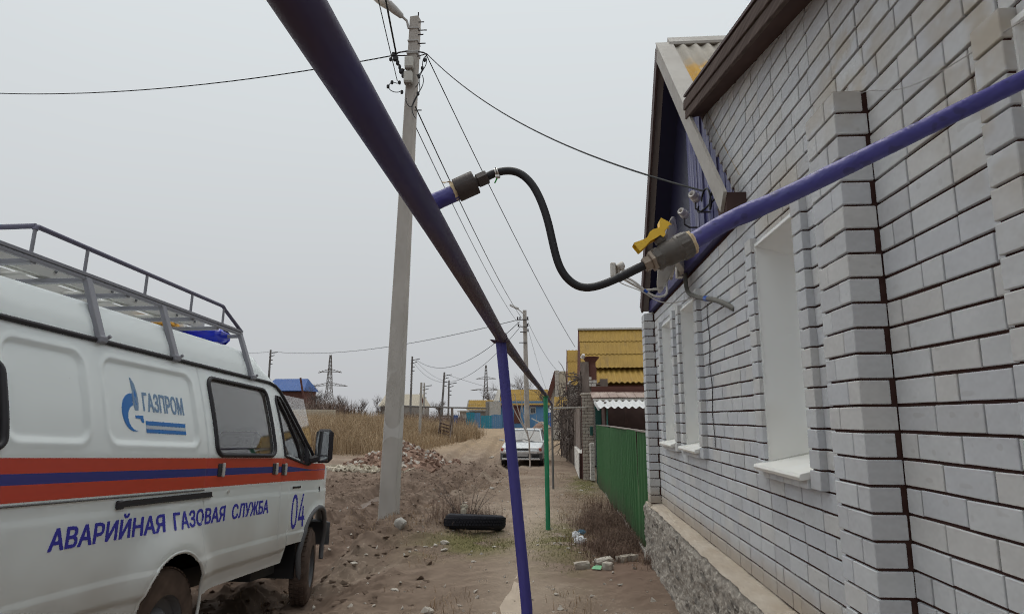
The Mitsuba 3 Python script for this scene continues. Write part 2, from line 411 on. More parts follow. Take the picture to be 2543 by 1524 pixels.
# a puddle lying in the rut, and the light trodden strip under the pipe
mat("m_water", (0.16, 0.135, 0.12), 0.12, spec=0.6)
pz = [(-4.25, 13.0), (-3.95, 13.2), (-3.95, 14.2), (-4.1, 15.3), (-4.25, 16.8), (-4.3, 18.3), (-4.65, 18.2), (-4.75, 16.9), (-4.85, 16.2), (-5.35, 16.4), (-5.7, 16.0), (-5.2, 15.4), (-4.8, 15.0), (-4.5, 14.0)]
ground("puddle", MB().prism(Polygon(pz).buffer(0.12).buffer(-0.06), (0, 0, -0.20), (1, 0, 0), (0, 1, 0), 0.02), "m_water", smooth=False)
mat("m_strip", mikit.proc(lambda p, n, uv: mix((0.37, 0.30, 0.235), (0.46, 0.385, 0.31), fbm(p.x * 8, p.y * 8, p.z * 8, 4))), 0.95)
ps = [(-0.30, 4.0), (-0.56, 4.0), (-0.55, 5.9), (-0.52, 6.3), (-0.56, 6.55), (-0.53, 6.9), (-0.49, 7.15), (-0.485, 7.6), (-0.45, 8.0), (-0.40, 8.5), (-0.36, 8.1), (-0.29, 7.0), (-0.27, 6)]
ground("path", MB().prism(Polygon(ps), (0, 0, -0.06), (1, 0, 0), (0, 1, 0), 0.085), "m_strip", smooth=False)

# ---------------------------------------------------------------- the white brick house
W, WF = 1.3054, 1.17                       # wall face, pier and plinth face
ZJ = lambda k: 3.0444 - 0.1 * k            # centre of bed joint k
house = thing("brick_house", "white silicate brick house with dark mortar joints and a blue boarded gable", "house")


def top_of_wall(y):
    a = 3.875 + (y - 3.057) * 0.245
    return min(a, 3.34 + (y - 4.506) / 0.9) if False else a


def brick(o, L, h, depth, nrm, along, rnd=True):
    """One brick: outer face at o (its lower far corner), length L along 'along', height h, going back by depth."""
    b = 0.0022
    n_, a_ = np.asarray(nrm, float), np.asarray(along, float)
    o = np.asarray(o, float) + (n_ * rng.uniform(-0.0016, 0.0022) if rnd else 0)
    t = rng.uniform(-0.0019, 0.0019, 4) if rnd else np.zeros(4)
    q = [(0, 0), (L, 0), (L, h), (0, h)]
    s = [(1, 1), (-1, 1), (-1, -1), (1, -1)]
    up = np.array([0, 0, 1.0])
    v = [o + a_ * (x + sx * b) + up * (z + sz * b + tt) for (x, z), (sx, sz), tt in zip(q, s, t)]
    v += [o + a_ * x + up * (z + tt) - n_ * b for (x, z), tt in zip(q, t)]
    v += [o + a_ * x + up * z - n_ * depth for x, z in q]
    k = np.arange(4); k2 = (k + 1) % 4
    f = np.vstack([[[0, 1, 2, 3]], np.stack([k + 4, k2 + 4, k2, k], 1), np.stack([k + 8, k2 + 8, k2 + 4, k + 4], 1)])
    return v, f


openings = [(3.43, 4.15, 1.53, 2.885), (5.93, 6.67, 1.53, 2.885), (7.13, 7.87, 1.53, 2.885), (1.03, 1.75, 1.53, 2.885)]
trims = [(y0 - 0.13, y0) for y0, y1, *_ in openings] + [(y1, y1 + 0.13) for y0, y1, *_ in openings]
TRIMZ = (1.4444, 2.944)


def subtract(iv, lo, hi):
    out = []
    for a, b in iv:
        if hi <= a or lo >= b: out.append((a, b)); continue
        if lo - a > 0.03: out.append((a, lo))
        if b - hi > 0.03: out.append((hi, b))
    return out


bricks, perps, hidden = [], MB(), [MB() for _ in range(4)]
NX = (-1, 0, 0)
for k in range(-17, 24):
    z1, z0 = ZJ(k) - 0.0060, ZJ(k + 1) + 0.0060
    zc = (z0 + z1) / 2
    iv = [(-1.2, 8.62)]
    for (a, b, c, d) in openings:
        if z1 > c - 0.085 and z0 < d - 0.02: iv = subtract(iv, a, b)
    for a, b in trims:
        if z1 < TRIMZ[1] + 0.01 and z0 > TRIMZ[0] - 0.01: iv = subtract(iv, a, b)
    for (a, b, c, d) in openings:                                  # cut bricks closing the course above each opening
        if z0 < d < z1 - 0.03:
            for f0, f1 in ((0, 0.33), (0.33, 0.68), (0.68, 1)):
                bricks.append((a, zc, brick((W, a + (b - a) * f0 + 0.004, d + 0.014), (b - a) * (f1 - f0) - 0.008, z1 - d - 0.014, 0.02, NX, (0, 1, 0)), 0.2))
    if zc < 3.15:
        iv = subtract(iv, 2.60, 2.90); iv = subtract(iv, 8.50, 9)
    else:
        iv = [(a, min(b, 4.50 + (zc - 3.34) * 0.9)) for a, b in iv if a < 4.4]
    off = (0.13 if k % 2 else 0.0) + rng.uniform(-0.02, 0.02)
    cuts, y = [], -1.3 - off
    while y < 9:
        y += 0.25 + 0.011 if rng.random() > 0.13 else 0.12 + 0.011
        cuts.append(y)
    for a, b in iv:
        if zc > top_of_wall((a + b) / 2 + 1) + 0.5: continue
        cs = [a] + [c for c in cuts if a + 0.05 < c < b - 0.05] + [b]
        for c0, c1 in zip(cs[:-1], cs[1:]):
            ym = (c0 + c1) / 2
            if z0 > top_of_wall(ym) - 0.0: continue
            g = 0.0048
            e0, e1 = c0 + (g if c0 != a else 0.0), c1 - (g if c1 != b else 0.0)
            bricks.append((ym, zc, brick((W, e0, z0), e1 - e0, z1 - z0, 0.032, NX, (0, 1, 0)), e1 - e0))
            if c1 != b: perps.box((W + 0.019, c1, zc), (0.023, 0.014, z1 - z0 + 0.002))
seen = [b for b in bricks if 1.72 < b[0] and 0.7 < b[1]]
seen.sort(key=lambda b: -b[3] / b[0] ** 3)
shown = seen[:300]
ids = {id(b) for b in shown}
for b in bricks:
    v = rng.choice(4, p=[0.42, 0.26, 0.2, 0.12])
    if id(b) in ids:
        part(house + "__wall", "brick", MB().add(*b[2]), f"m_brick{v}", smooth=False)
    else:
        hidden[v].add(*b[2])
hs = MB()
for i in range(4): part(house + "__wall", "far_brick", hidden[i], f"m_brick{i}", smooth=False, kind="stuff")
# the backing with its openings, seen only as the raked-out bed joints
wallpoly = Polygon([(-1.6, -0.4), (8.70, -0.4), (8.70, 3.18), (4.40, 3.18), (5.50, 4.44), (4.9, 4.33), (-1.6, 2.73)])
for a, b, c, d in openings: wallpoly = wallpoly.difference(sbox(a - 0.014, c - 0.06, b + 0.014, d + 0.01))
part(house, "wall", MB().prism(wallpoly, (W + 0.012, 0, 0), (0, 1, 0), (0, 0, 1), 0.022), "m_bed", smooth=False, label="white silicate brick wall with raked dark brown bed joints")
part(house + "__wall", "mortar", perps, "m_perp", smooth=False, kind="stuff")
part(house, "side_wall", MB().box((5.3, 8.66, 1.4), (7.7, 0.1, 3.5)).box((5.3, -1.5, 1.2), (7.7, 0.1, 3.1)).box((9.1, 3.6, 1.3), (0.1, 10.2, 3.3)), "m_brick1", smooth=False)

# projecting brick piers
for nm, y0, y1, cut in (("near", 2.60, 2.90, (0.10, 0.20)), ("far", 8.50, 8.75, (0.125, 0.125))):
    pk = part(house, "pier", MB().box(((WF + W) / 2 + 0.012, (y0 + y1) / 2, 1.93), (W - WF - 0.006, y1 - y0 - 0.022, 2.40)), "m_bed", smooth=False)
    for k in range(-1, 24):
        z0, z1 = ZJ(k + 1) + 0.0052 + rng.uniform(-0.001, 0.001), ZJ(k) - 0.0052 + rng.uniform(-0.001, 0.001)
        c = y0 + (cut[0] if k % 2 else cut[1])
        j = rng.uniform(-0.002, 0.002, 2)
        back = W - (0.020 if k % 2 else 0.003)
        v = rng.choice(4)
        part(pk, "brick", MB().box(((WF + back) / 2 + j[0], (y0 + c - 0.004) / 2, (z0 + z1) / 2), (back - WF, c - 0.004 - y0, z1 - z0), bev=0.0028), f"m_brick{v}", smooth=False)
        part(pk, "brick", MB().box(((WF + W) / 2 + j[1], (c + 0.004 + y1) / 2, (z0 + z1) / 2), (W - WF - 0.004, y1 - c - 0.004, z1 - z0), bev=0.0028), f"m_brick{rng.choice(4)}", smooth=False)
        part(pk, "mortar", MB().box(((WF + W) / 2 + 0.004, c, (z0 + z1) / 2), (W - WF - 0.006, 0.009, z1 - z0)), "m_perp", smooth=False)
    cap = []
    for t in np.linspace(0, 1, 7):
        for s in np.linspace(0, 1, 7):
            cap.append((WF + 0.004 + t * (W - WF), y0 + 0.004 + s * (y1 - y0 - 0.008), ZJ(-1) - 0.01 + (0.006 + 0.035 * t * math.sin(s * 3.1) ** 0.5 if t > 0.2 else 0.006)))
    part(pk, "mortar_cap", MB().hull(cap), "m_ledge")

# windows: sloping sill, splayed white reveals, glazed sash, projecting brick trims
for i, (y0, y1, z0, z1) in enumerate(openings):
    w = number(house + "__window")
    D, S, B = 0.27, -0.055, 0.10                 # the reveals narrow towards the sash
    q = lambda *p: MB().add([*p], [[0, 1, 2, 3]])
    part(w, "reveal", MB().hull([(W + 0.04, y1 - 0.003, z0), (W + 0.04, y1 - 0.003, z1), (W - 0.004, y1 - 0.003, z0), (W - 0.004, y1 - 0.003, z1), (W + D, y1 + S, z0 + 0.075), (W + D, y1 + S, z1 - B), (W - 0.004, y1 + 0.02, z0), (W + D, y1 + S + 0.02, z1), (W - 0.004, y1 + 0.02, z1), (W + D, y1 + S + 0.02, z0)]), "m_upvc", smooth=False)
    part(w, "reveal", MB().hull([(W - 0.004, y0, z0), (W - 0.004, y0, z1), (W + D, y0 - S, z0 + 0.075), (W + D, y0 - S, z1 - B), (W - 0.004, y0 - 0.02, z0), (W + D, y0 - S - 0.02, z1), (W - 0.004, y0 - 0.02, z1), (W + D, y0 - S - 0.02, z0)]), "m_upvc", smooth=False)
    part(w, "lintel_panel", MB().hull([(W - 0.005, y0, z1), (W - 0.005, y1, z1), (W + D, y0 - S, z1 - B), (W + D, y1 + S, z1 - B), (W - 0.005, y0, z1 + 0.012), (W - 0.005, y1, z1 + 0.012), (W + D, y0 - S, z1 + 0.012), (W + D, y1 + S, z1 + 0.012)]), "m_upvc", smooth=False)
    part(w, "edge_bead", MB().box((W - 0.006, y1 + 0.004, (z0 + z1) / 2), (0.012, 0.022, z1 - z0)).box((W - 0.006, y0 - 0.004, (z0 + z1) / 2), (0.012, 0.022, z1 - z0)).box((W - 0.007, (y0 + y1) / 2, z1 + 0.004), (0.012, y1 - y0 + 0.03, 0.018)), "m_upvc", smooth=False)
    part(w, "sill", MB().hull([(W - 0.085, y0 + 0.004, z0 - 0.012), (W - 0.085, y1 + 0.05, z0 - 0.012), (W - 0.085, y0 + 0.004, z0 - 0.045), (W - 0.085, y1 + 0.05, z0 - 0.045), (W + D, y0 - S, z0 + 0.065), (W + D, y1 + S, z0 + 0.065), (W + D, y0 - S, z0 + 0.02), (W + D, y1 + S, z0 + 0.02), (W - 0.092, y0 + 0.004, z0 - 0.028), (W - 0.092, y1 + 0.05, z0 - 0.028)]), "m_upvc", smooth=20)
    part(w, "sealant", MB().tube([(W + 0.01, y1 - 0.008, z0 + 0.006), (W + D, y1 + S - 0.006, z0 + 0.072)], 0.007, 6), "m_boxgrey")
    fr = MB()
    for yy in (y0 - S + 0.03, (y0 + y1) / 2, y1 + S - 0.03): fr.box((W + D - 0.01, yy, (z0 + z1) / 2 + 0.03), (0.06, 0.07, z1 - z0 - 0.04))
    for zz in (z0 + 0.11, z1 - B - 0.02): fr.box((W + D - 0.012, (y0 + y1) / 2, zz), (0.058, y1 - y0 + 2 * S, 0.07))
    part(w, "frame", fr, "m_upvc", smooth=False)
    part(w, "pane", MB().box((W + D + 0.01, (y0 + y1) / 2, (z0 + z1) / 2), (0.012, y1 - y0 + 2 * S, z1 - z0 - 0.02)), "m_glassdark", smooth=False)
    for a, b, far in ((y0 - 0.13, y0, 0), (y1, y1 + 0.13, 1)):
        P_ = 0.045 if i else 0.038
        tk = part(house, "window_trim", MB().box((W + 0.002 - P_ / 2 + 0.02, (a + b) / 2, (TRIMZ[0] + TRIMZ[1]) / 2), (P_ + 0.016, b - a - 0.02, TRIMZ[1] - TRIMZ[0] - 0.02)), "m_bed", smooth=False)
        for k in range(1, 16 if i != 1 else 16):
            zz0, zz1 = ZJ(k + 1) + 0.0046, ZJ(k) - 0.0046
            part(tk, "brick", MB().box((W - P_ + 0.04 + rng.uniform(-0.002, 0.002), (a + b) / 2, (zz0 + zz1) / 2), (0.08, b - a - 0.004, zz1 - zz0), bev=0.0028), f"m_brick{rng.choice(4)}", smooth=False)
    # headers under the sill
    yy = y0 + 0.01
    while yy < y1 - 0.03:
        l = min(0.12 if rng.random() < 0.7 else 0.2, y1 - yy)
        part(w, "brick", MB().box((W - 0.02, yy + l / 2, z0 - 0.055), (0.06, l - 0.008, 0.062), bev=0.0028), f"m_brick{rng.choice(4)}", smooth=False)
        yy += l

# rough rendered stone plinth with a mortar ledge
yy, zz = np.meshgrid(np.arange(-1.5, 9.02, 0.013), np.linspace(-0.3, 0.705, 82), indexing="ij")
pp = np.stack([yy, zz * 1.0, yy * 0], -1)
d = 0.05 * (meshkit.fbm(pp * [7, 9, 1], 4, 2) - 0.5) + 0.035 * np.maximum(meshkit.fbm(pp * [16, 22, 1], 3, 7) - 0.5, 0) + 0.02 * (meshkit.fbm(pp * [40, 45, 1], 2, 8) - 0.5)
X = WF - 0.012 - d - 0.05 * sm((0.15 - zz) / 0.4) + 0.03 * sm((zz - 0.62) / 0.09)
plk = part(house, "plinth", MB().grid(np.stack([X, yy, zz], -1)), "m_plinth", smooth=True)
part(house, "plinth_end", MB().box((1.6, 8.98, 0.2), (0.84, 0.06, 1.0)), "m_plinth", smooth=False)
t, yy = np.meshgrid(np.linspace(0, 1, 14), np.arange(-1.5, 9.0, 0.02), indexing="ij")
pp = np.stack([t, yy * 3, yy * 0], -1)
X = W + 0.03 - t * (W + 0.03 - WF + 0.002) - 0.02 * t * (meshkit.fbm(pp * 3, 3, 12) - 0.5)
Z = 0.742 - 0.035 * t ** 4 + 0.022 * (meshkit.fbm(pp * [4, 1, 1], 3, 3) - 0.5) - 0.006 * t
part(house, "plinth_ledge", MB().grid(np.stack([X, yy, Z], -1)), "m_ledge", smooth=True)

# gable: fascias, soffits, boards, roofs
XF, XP = 1.16, 1.40
PK, NL, FL = np.array([6.62, 5.78]), np.array([4.30, 3.26]), np.array([8.66, 3.24])
pd = Polygon([(4.45, 3.2), (8.62, 3.2), (6.62, 5.7)])
gab = number(house + "__gable")
part(gab, "sheet", MB().prism(pd.intersection(sbox(6.5, 3, 9, 6)), (XP + 0.03, 0, 0), (0, 1, 0), (0, 0, 1), 0.03), "m_navy", smooth=False, label="smooth dark navy half of the gable")
y = 6.5
while y > 4.5:
    s = pd.intersection(sbox(y - 0.098, 3.2, y, 6))
    if not s.is_empty and s.area > 0.004:
        part(gab, "plank", MB().prism(s, (XP + rng.uniform(-0.008, 0.012), 0, 0), (0, 1, 0), (0, 0, 1), 0.024), "m_board", smooth=False)
    y -= 0.105
part(gab, "bottom_board", MB().box((1.265, 6.5, 3.235), (0.03, 4.22, 0.125)).box((1.34, 6.5, 3.185), (0.16, 4.22, 0.018)), "m_purple", smooth=False)


def rake(a, b, x0, x1, off, th):
    d = (b - a) / np.linalg.norm(b - a); n_ = np.array([-d[1], d[0]]) * (1 if d[0] < 0 else -1)
    n_ = n_ if n_[1] > 0 else -n_
    p = [a + n_ * off, b + n_ * off, b + n_ * (off + th), a + n_ * (off + th)]
    return MB().hull([(x, q[0], q[1]) for q in p for x in (x0, x1)])


part(gab, "near_fascia", rake(PK, NL, XF - 0.012, XF + 0.012, -0.10, 0.155), "m_fascia", smooth=False, label="pale weathered metal rake board")
part(gab, "near_flashing", rake(PK, PK + 0.56 * (NL - PK), XF - 0.02, XF + 0.16, 0.055, 0.012), "m_fascia", smooth=False)
part(gab, "far_fascia", rake(PK, FL, XF - 0.012, XF + 0.012, -0.12, 0.16), "m_browntrim", smooth=False)
part(gab, "far_soffit", rake(PK, FL, XF + 0.013, XF + 0.085, -0.085, 0.02), "m_greytrim", smooth=False)
part(gab, "far_soffit", rake(PK, FL, XF + 0.087, XP + 0.1, -0.08, 0.02), "m_navy", smooth=False)
part(gab, "far_roof", rake(PK, FL, XF + 0.0, 6.5, 0.042, 0.03), "m_browntrim", smooth=False)
part(gab, "eave_box", MB().hull([(x, a, b) for x in (XF + 0.013, W + 0.1) for a, b in ((4.28, 3.30), (4.52, 3.30), (4.30, 3.17), (4.52, 3.17))]), "m_soffit", smooth=False)
# corrugated sheets on the near slope
d = (NL - PK) / np.linalg.norm(NL - PK); nn = np.array([-d[1], d[0]]); nn = nn if nn[1] > 0 else -nn
u_, x_ = np.meshgrid(np.linspace(0.02, 3.2, 5), np.arange(XF + 0.14, 6.2, 0.0165), indexing="ij")
wv = 0.02 * np.cos((x_ - XF) * 2 * np.pi / 0.132)
part(gab, "near_roof", MB().grid(np.stack([x_, PK[0] + d[0] * u_ + nn[0] * (0.045 + wv), PK[1] + d[1] * u_ + nn[1] * (0.045 + wv)], -1)), "m_oldroof", smooth=True, label="corrugated sheets, pale at the ridge and ochre below")
part(gab, "ridge_cap", MB().hull([(x, PK[0] + a, PK[1] + b) for x in (XF + 0.12, 6.3) for a, b in ((-0.10, -0.01), (0, 0.13), (0.1, 0.0), (-0.10, 0.02))]), "m_fascia", smooth=False)

# lean-to roof edge running towards us: weathered board, soffit, roof
ed = number(house + "__lean_to_roof")
e0, e1 = np.array([1.14, 5.27, 4.30]), np.array([1.14, -1.6, 2.80])
sl = (e1 - e0) / np.linalg.norm(e1 - e0)
for a, b, h, dx in ((0.0, 3.6, 0.085, 0), (0.0, 3.6, 0.075, 0.012), (3.62, 7.03, 0.085, 0.003), (3.62, 7.03, 0.075, 0.01)):
    o = 0.085 if h == 0.085 else 0.0
    part(ed, "plank", MB().bar(e0 + sl * a + (dx, 0, 0.045 + o), e0 + sl * b + (dx, 0, 0.045 + o), 0.03, h, bev=0.004), "m_wood", smooth=False)
part(ed, "soffit", MB().hull([e0 + (0.016, 0, 0.01), e1 + (0.016, 0, 0.01), e0 + (0.4, 0, 0.09), e1 + (0.4, 0, 0.09), e0 + (0.016, 0, 0.03), e1 + (0.016, 0, 0.03), e0 + (0.4, 0, 0.11), e1 + (0.4, 0, 0.11)]), "m_soffit", smooth=False)
part(ed, "roof", MB().hull([e0 + (-0.02, -0.05, 0.18), e1 + (-0.02, 0, 0.18), e0 + (5, -0.05, 0.18), e1 + (5, 0, 0.18), e0 + (-0.02, -0.05, 0.2), e1 + (-0.02, 0, 0.2), e0 + (5, -0.05, 0.2), e1 + (5, 0, 0.2)]), "m_browntrim", smooth=False)

# ---------------------------------------------------------------- gas pipes in front of the house
g = thing("gas_main", "thick dark blue gas pipe running overhead along the street", "pipe")
part(g, "pipe", MB().tube([(-0.275, -1.6, 2.262), (-0.279, 0.0, 2.262), (-0.288, 1.5, 2.262), (-0.285, 3.4, 2.222), (-0.25, 6.5, 2.21), (-0.17, 11.1, 2.185), (-0.10, 17.1, 2.14)], 0.0293, 28), "m_pipemain", smooth=60)
part(g, "weld", MB().tube([(-0.2855, 3.42, 2.2225), (-0.2853, 3.437, 2.222)], 0.0335, 24), "m_pipemain")
s = number(g + "__stub")
S0, S1 = np.array([-0.297, 1.47, 2.306]), np.array([-0.142, 1.47, 2.375])
sd = (S1 - S0) / np.linalg.norm(S1 - S0)
at = lambda o, t: np.asarray(o) + sd * t
part(s, "pipe", MB().lathe([(0.030, -0.03), (0.026, 0.004), (0.0215, 0.017), (0.0205, 0.03), (0.0205, 0.078)], S0 + (0, 0, -0.004), sd), "m_pipe", smooth=50)
part(s, "coupling", MB().lathe([(0.018, 0.073), (0.0275, 0.073), (0.0285, 0.075), (0.0285, 0.122), (0.027, 0.124), (0.008, 0.124)], S0, sd, 28), "m_iron", smooth=40)
fx = MB()
for j in range(9):
    ph = rng.uniform(0, 6.28)
    cs = []
    for a in np.linspace(0, 2 * np.pi, 16):
        e1_, e2_ = np.cross(sd, (0, 1, 0)), np.array([0, 1.0, 0])
        cs.append(at(S0, 0.069 + 0.0022 * math.sin(2 * a + ph) + rng.uniform(-0.003, 0.003)) + (0.0222 + rng.uniform(-0.0006, 0.0012)) * (math.cos(a) * e1_ + math.sin(a) * e2_))
    fx.tube(cs, 0.0016, 5)
for j in range(5):
    a = rng.uniform(1.0, 2.6)
    p0 = at(S0, 0.066) + 0.022 * (math.cos(a) * np.array([0.0, 0, 0]) + np.array([0, -0.6, 0.85]) * 1.0)
    fx.tube([p0, p0 + (-0.009, 0.002 * j - 0.004, 0.002), p0 + (-0.021 - 0.002 * j, 0.003 * j - 0.004, -0.003 + 0.002 * j)], 0.0008, 4)
part(s, "flax_seal", fx, "m_flax")
hexp = lambda r, a0, a1: MB().tube([at(S0, a0), at(S0, a0 + 0.002), at(S0, a1 - 0.002), at(S0, a1)], [r * 0.9, r, r, r * 0.9], 6)
part(s, "hex_nipple", hexp(0.0165, 0.128, 0.155).tube([at(S0, 0.12), at(S0, 0.128)], 0.013, 16), "m_iron", smooth=20)
part(s, "spigot", MB().tube([at(S0, 0.15), at(S0, 0.175)], 0.0075, 14), "m_iron")

v = thing("gas_inlet", "narrower bright blue gas pipe sloping from the brown valve up to the brick wall", "pipe")
V0, V1 = np.array([0.216, 1.47, 2.149]), np.array([0.322, 1.47, 2.199])
vd = (V1 - V0) / np.linalg.norm(V1 - V0)
bend = spline([(0.305, 1.47, 2.192), (0.345, 1.47, 2.213), (0.385, 1.468, 2.2365), (0.46, 1.465, 2.269), (0.629, 1.462, 2.346), (0.865, 1.46, 2.459), (1.095, 1.455, 2.568), (1.34, 1.45, 2.685)], 60)
rr = 0.0206 + 0.0012 * (meshkit.fbm(bend * 40, 2, 4) - 0.5)
rr[6:12] += 0.0022 * np.exp(-((np.arange(6) - 2.5) / 1.3) ** 2)
part(v, "pipe", MB().tube(bend, rr, 28), "m_pipe", smooth=60)
va = number(v + "__ball_valve")
L = lambda prof, n=28: MB().lathe(prof, V0, vd, n)
part(va, "body", L([(0.010, 0.016), (0.0235, 0.016), (0.0245, 0.019), (0.0245, 0.034), (0.0285, 0.046), (0.0295, 0.055), (0.0285, 0.07), (0.030, 0.074), (0.0305, 0.076), (0.0305, 0.104), (0.0290, 0.107), (0.018, 0.107)], 40), "m_valve", smooth=25)
for a0, a1, r_ in ((0.018, 0.035, 0.0265), (0.080, 0.104, 0.0325)):
    part(va, "hex_flat", MB().tube([V0 + vd * a0, V0 + vd * (a0 + 0.002), V0 + vd * (a1 - 0.002), V0 + vd * a1], [r_ * 0.94, r_, r_, r_ * 0.94], 8), "m_valve", smooth=20)
part(va, "nut", MB().tube([V0 + vd * t for t in (0.008, 0.010, 0.016, 0.018)], [0.024, 0.0255, 0.0255, 0.024], 6).tube([V0 + vd * t for t in (-0.010, -0.008, 0.007, 0.009)], [0.0165, 0.018, 0.018, 0.0165], 6), "m_brass", smooth=20, label="dull brass nut at the hose end")
side = np.array([0, -1.0, 0]); vn = np.cross(side, vd); vn = vn if vn[2] > 0 else -vn
part(va, "stem", MB().tube([V0 + vd * 0.05 + vn * 0.02, V0 + vd * 0.05 + vn * 0.047], 0.010, 16).tube([V0 + vd * 0.05 + vn * 0.03, V0 + vd * 0.05 + vn * 0.04], 0.014, 6), "m_valve", smooth=20)
hc = V0 + vd * 0.05 + vn * 0.047
hp = [(-0.0595, 0.0035), (-0.0555, -0.0125), (-0.045, -0.0105), (-0.0245, -0.0045), (-0.009, -0.004), (0.003, -0.0025), (0.0065, -0.008), (0.012, -0.0065), (0.0150, 0.0015), (0.0345, 0.0075), (0.0360, 0.0045), (0.0325, 0.0115), (0.0225, 0.0225), (0.0175, 0.0200), (0.0105, 0.0085), (0.0055, 0.0085), (-0.006, 0.0105), (-0.0160, 0.0085), (-0.0265, 0.0015), (-0.036, 0.0015)]
HP = Polygon(hp).buffer(0.0012)
hp = [(a, b_ * 1.3) for a, b_ in hp]; HP = Polygon(hp).buffer(0.0012)
hb = MB().prism(HP, hc - side * 0.014 + vn * 0.002, vd, vn, -0.0022 if (np.cross(vd, vn) @ side) > 0 else 0.0022)
hb.prism(HP, hc + side * 0.014 + vn * 0.002, vd, vn, 0.0022)
top_ = np.array([1, 1.3]) * np.array([(-0.0595, 0.0035), (-0.036, 0.0020), (-0.0265, 0.0020), (-0.0160, 0.0090), (-0.006, 0.0108), (0.0055, 0.0090), (0.0105, 0.0090), (0.0175, 0.0205), (0.0225, 0.0230), (0.0325, 0.0120)])
hb.grid(np.array([[hc + vd * a + vn * (b_ + 0.002 + o) + side * s_ for s_, o in ((0.015, 0), (0.015, 0.001), (-0.015, 0.001), (-0.015, 0), (0.015, 0))] for a, b_ in top_]))
part(va, "handle", hb, "m_yellow", smooth=35, label="yellow butterfly handle")
fx = MB()
for j in range(12):
    ph = rng.uniform(0, 6.28)
    fx.tube([V0 + vd * (0.111 + 0.003 * math.sin(a + ph) + rng.uniform(-0.002, 0.002)) + (0.0235 + rng.uniform(0, 0.0035)) * (math.cos(a) * vn + math.sin(a) * side) for a in np.linspace(0, 2 * np.pi, 18)], 0.0021, 5)
part(va, "flax_seal", fx, "m_flax")

hz_ = spline([at(S0, 0.155), at(S0, 0.176), (-0.118, 1.47, 2.3815), (-0.088, 1.47, 2.379), (-0.058, 1.468, 2.357), (-0.031, 1.465, 2.31), (-0.0105, 1.462, 2.243), (0.004, 1.46, 2.174), (0.024, 1.462, 2.124), (0.060, 1.465, 2.096), (0.114, 1.468, 2.102), (0.161, 1.47, 2.1225), (0.212, 1.47, 2.1465)], 120)
hr = np.full(120, 0.0092); hr[:4] = 0.0098
hr[-16:] = 0.0100 + 0.0006 * rng.random(16)
h = thing("rubber_hose", "black rubber hose looping from the overhead pipe down to the valve", "hose")
part(h, "hose", MB().tube(hz_, hr, 20), "m_rubber", smooth=60)
cl = number(h + "__clamp")
c0, t0 = hz_[5], hz_[6] - hz_[4]; t0 /= np.linalg.norm(t0)
part(cl, "band", MB().lathe([(0.0098, -0.004), (0.0108, -0.004), (0.0108, 0.004), (0.0098, 0.004)], c0, t0, 24), "m_steel", smooth=20)
cs_ = MB()
for a in np.arange(0, 6.28, 0.35):
    q = np.cross(t0, (0, 1, 0)); q /= np.linalg.norm(q)
    o = math.cos(a) * q + math.sin(a) * np.array([0, 1.0, 0])
    cs_.box(c0 + o * 0.0108, (0.0016, 0.0016, 0.0045))
part(cl, "slots", cs_, "m_black", smooth=False)
part(cl, "screw", MB().tube([c0 + (-0.001, -0.004, -0.0125), c0 + (0.008, -0.006, -0.0125)], 0.0042, 10).box(c0 + (0.002, -0.004, -0.0105), (0.010, 0.008, 0.005)), "m_steel")
part(cl, "key", MB().hull([c0 + (0.001, -0.004, -0.014), c0 + (0.004, -0.004, -0.015), c0 + (-0.006, -0.002, -0.027), c0 + (-0.003, -0.002, -0.028), c0 + (0.001, -0.008, -0.014), c0 + (-0.005, -0.006, -0.027)]), "m_greenplastic", smooth=False)

p = thing("pipe_post", "slightly tilted dark blue post holding up the overhead pipe", "post")
part(p, "shaft", MB().tube([(-0.109, 3.42, -0.3), (-0.157, 3.42, 0.875), (-0.288, 3.44, 2.197)], 0.0282, 28), "m_post", smooth=60)
part(p, "saddle", MB().hull([(-0.33, 3.40, 2.197), (-0.245, 3.40, 2.193), (-0.33, 3.48, 2.197), (-0.245, 3.48, 2.193), (-0.345, 3.39, 2.209), (-0.33, 3.48, 2.205), (-0.24, 3.48, 2.20), (-0.24, 3.40, 2.20)]), "m_pipemain", smooth=False)
p = thing("pipe_post", "bright green post holding the overhead pipe beside the path", "post")
part(p, "shaft", MB().tube([(-0.150, 11.1, -0.1), (-0.172, 11.1, 2.16)], 0.038, 20), "m_greenpost", smooth=60)
part(p, "saddle", MB().box((-0.172, 11.1, 2.155), (0.12, 0.09, 0.012)), "m_greenpost", smooth=False)
p = thing("pipe_post", "thin grey post standing farther off, just behind the green post", "post")
part(p, "shaft", MB().tube([(-0.09, 17.1, -0.1), (-0.10, 17.1, 2.12)], 0.028, 12), "m_darkpole", smooth=60)
g = thing("branch_pipe", "thin pale pipe crossing from behind the green post to the brick gate pillar", "pipe")
part(g, "pipe", MB().tube([(-0.10, 17.1, 2.10), (-0.08, 17.4, 2.05), (0.4, 18.6, 2.075), (0.99, 19.6, 2.10)], 0.018, 8), "m_palepole")

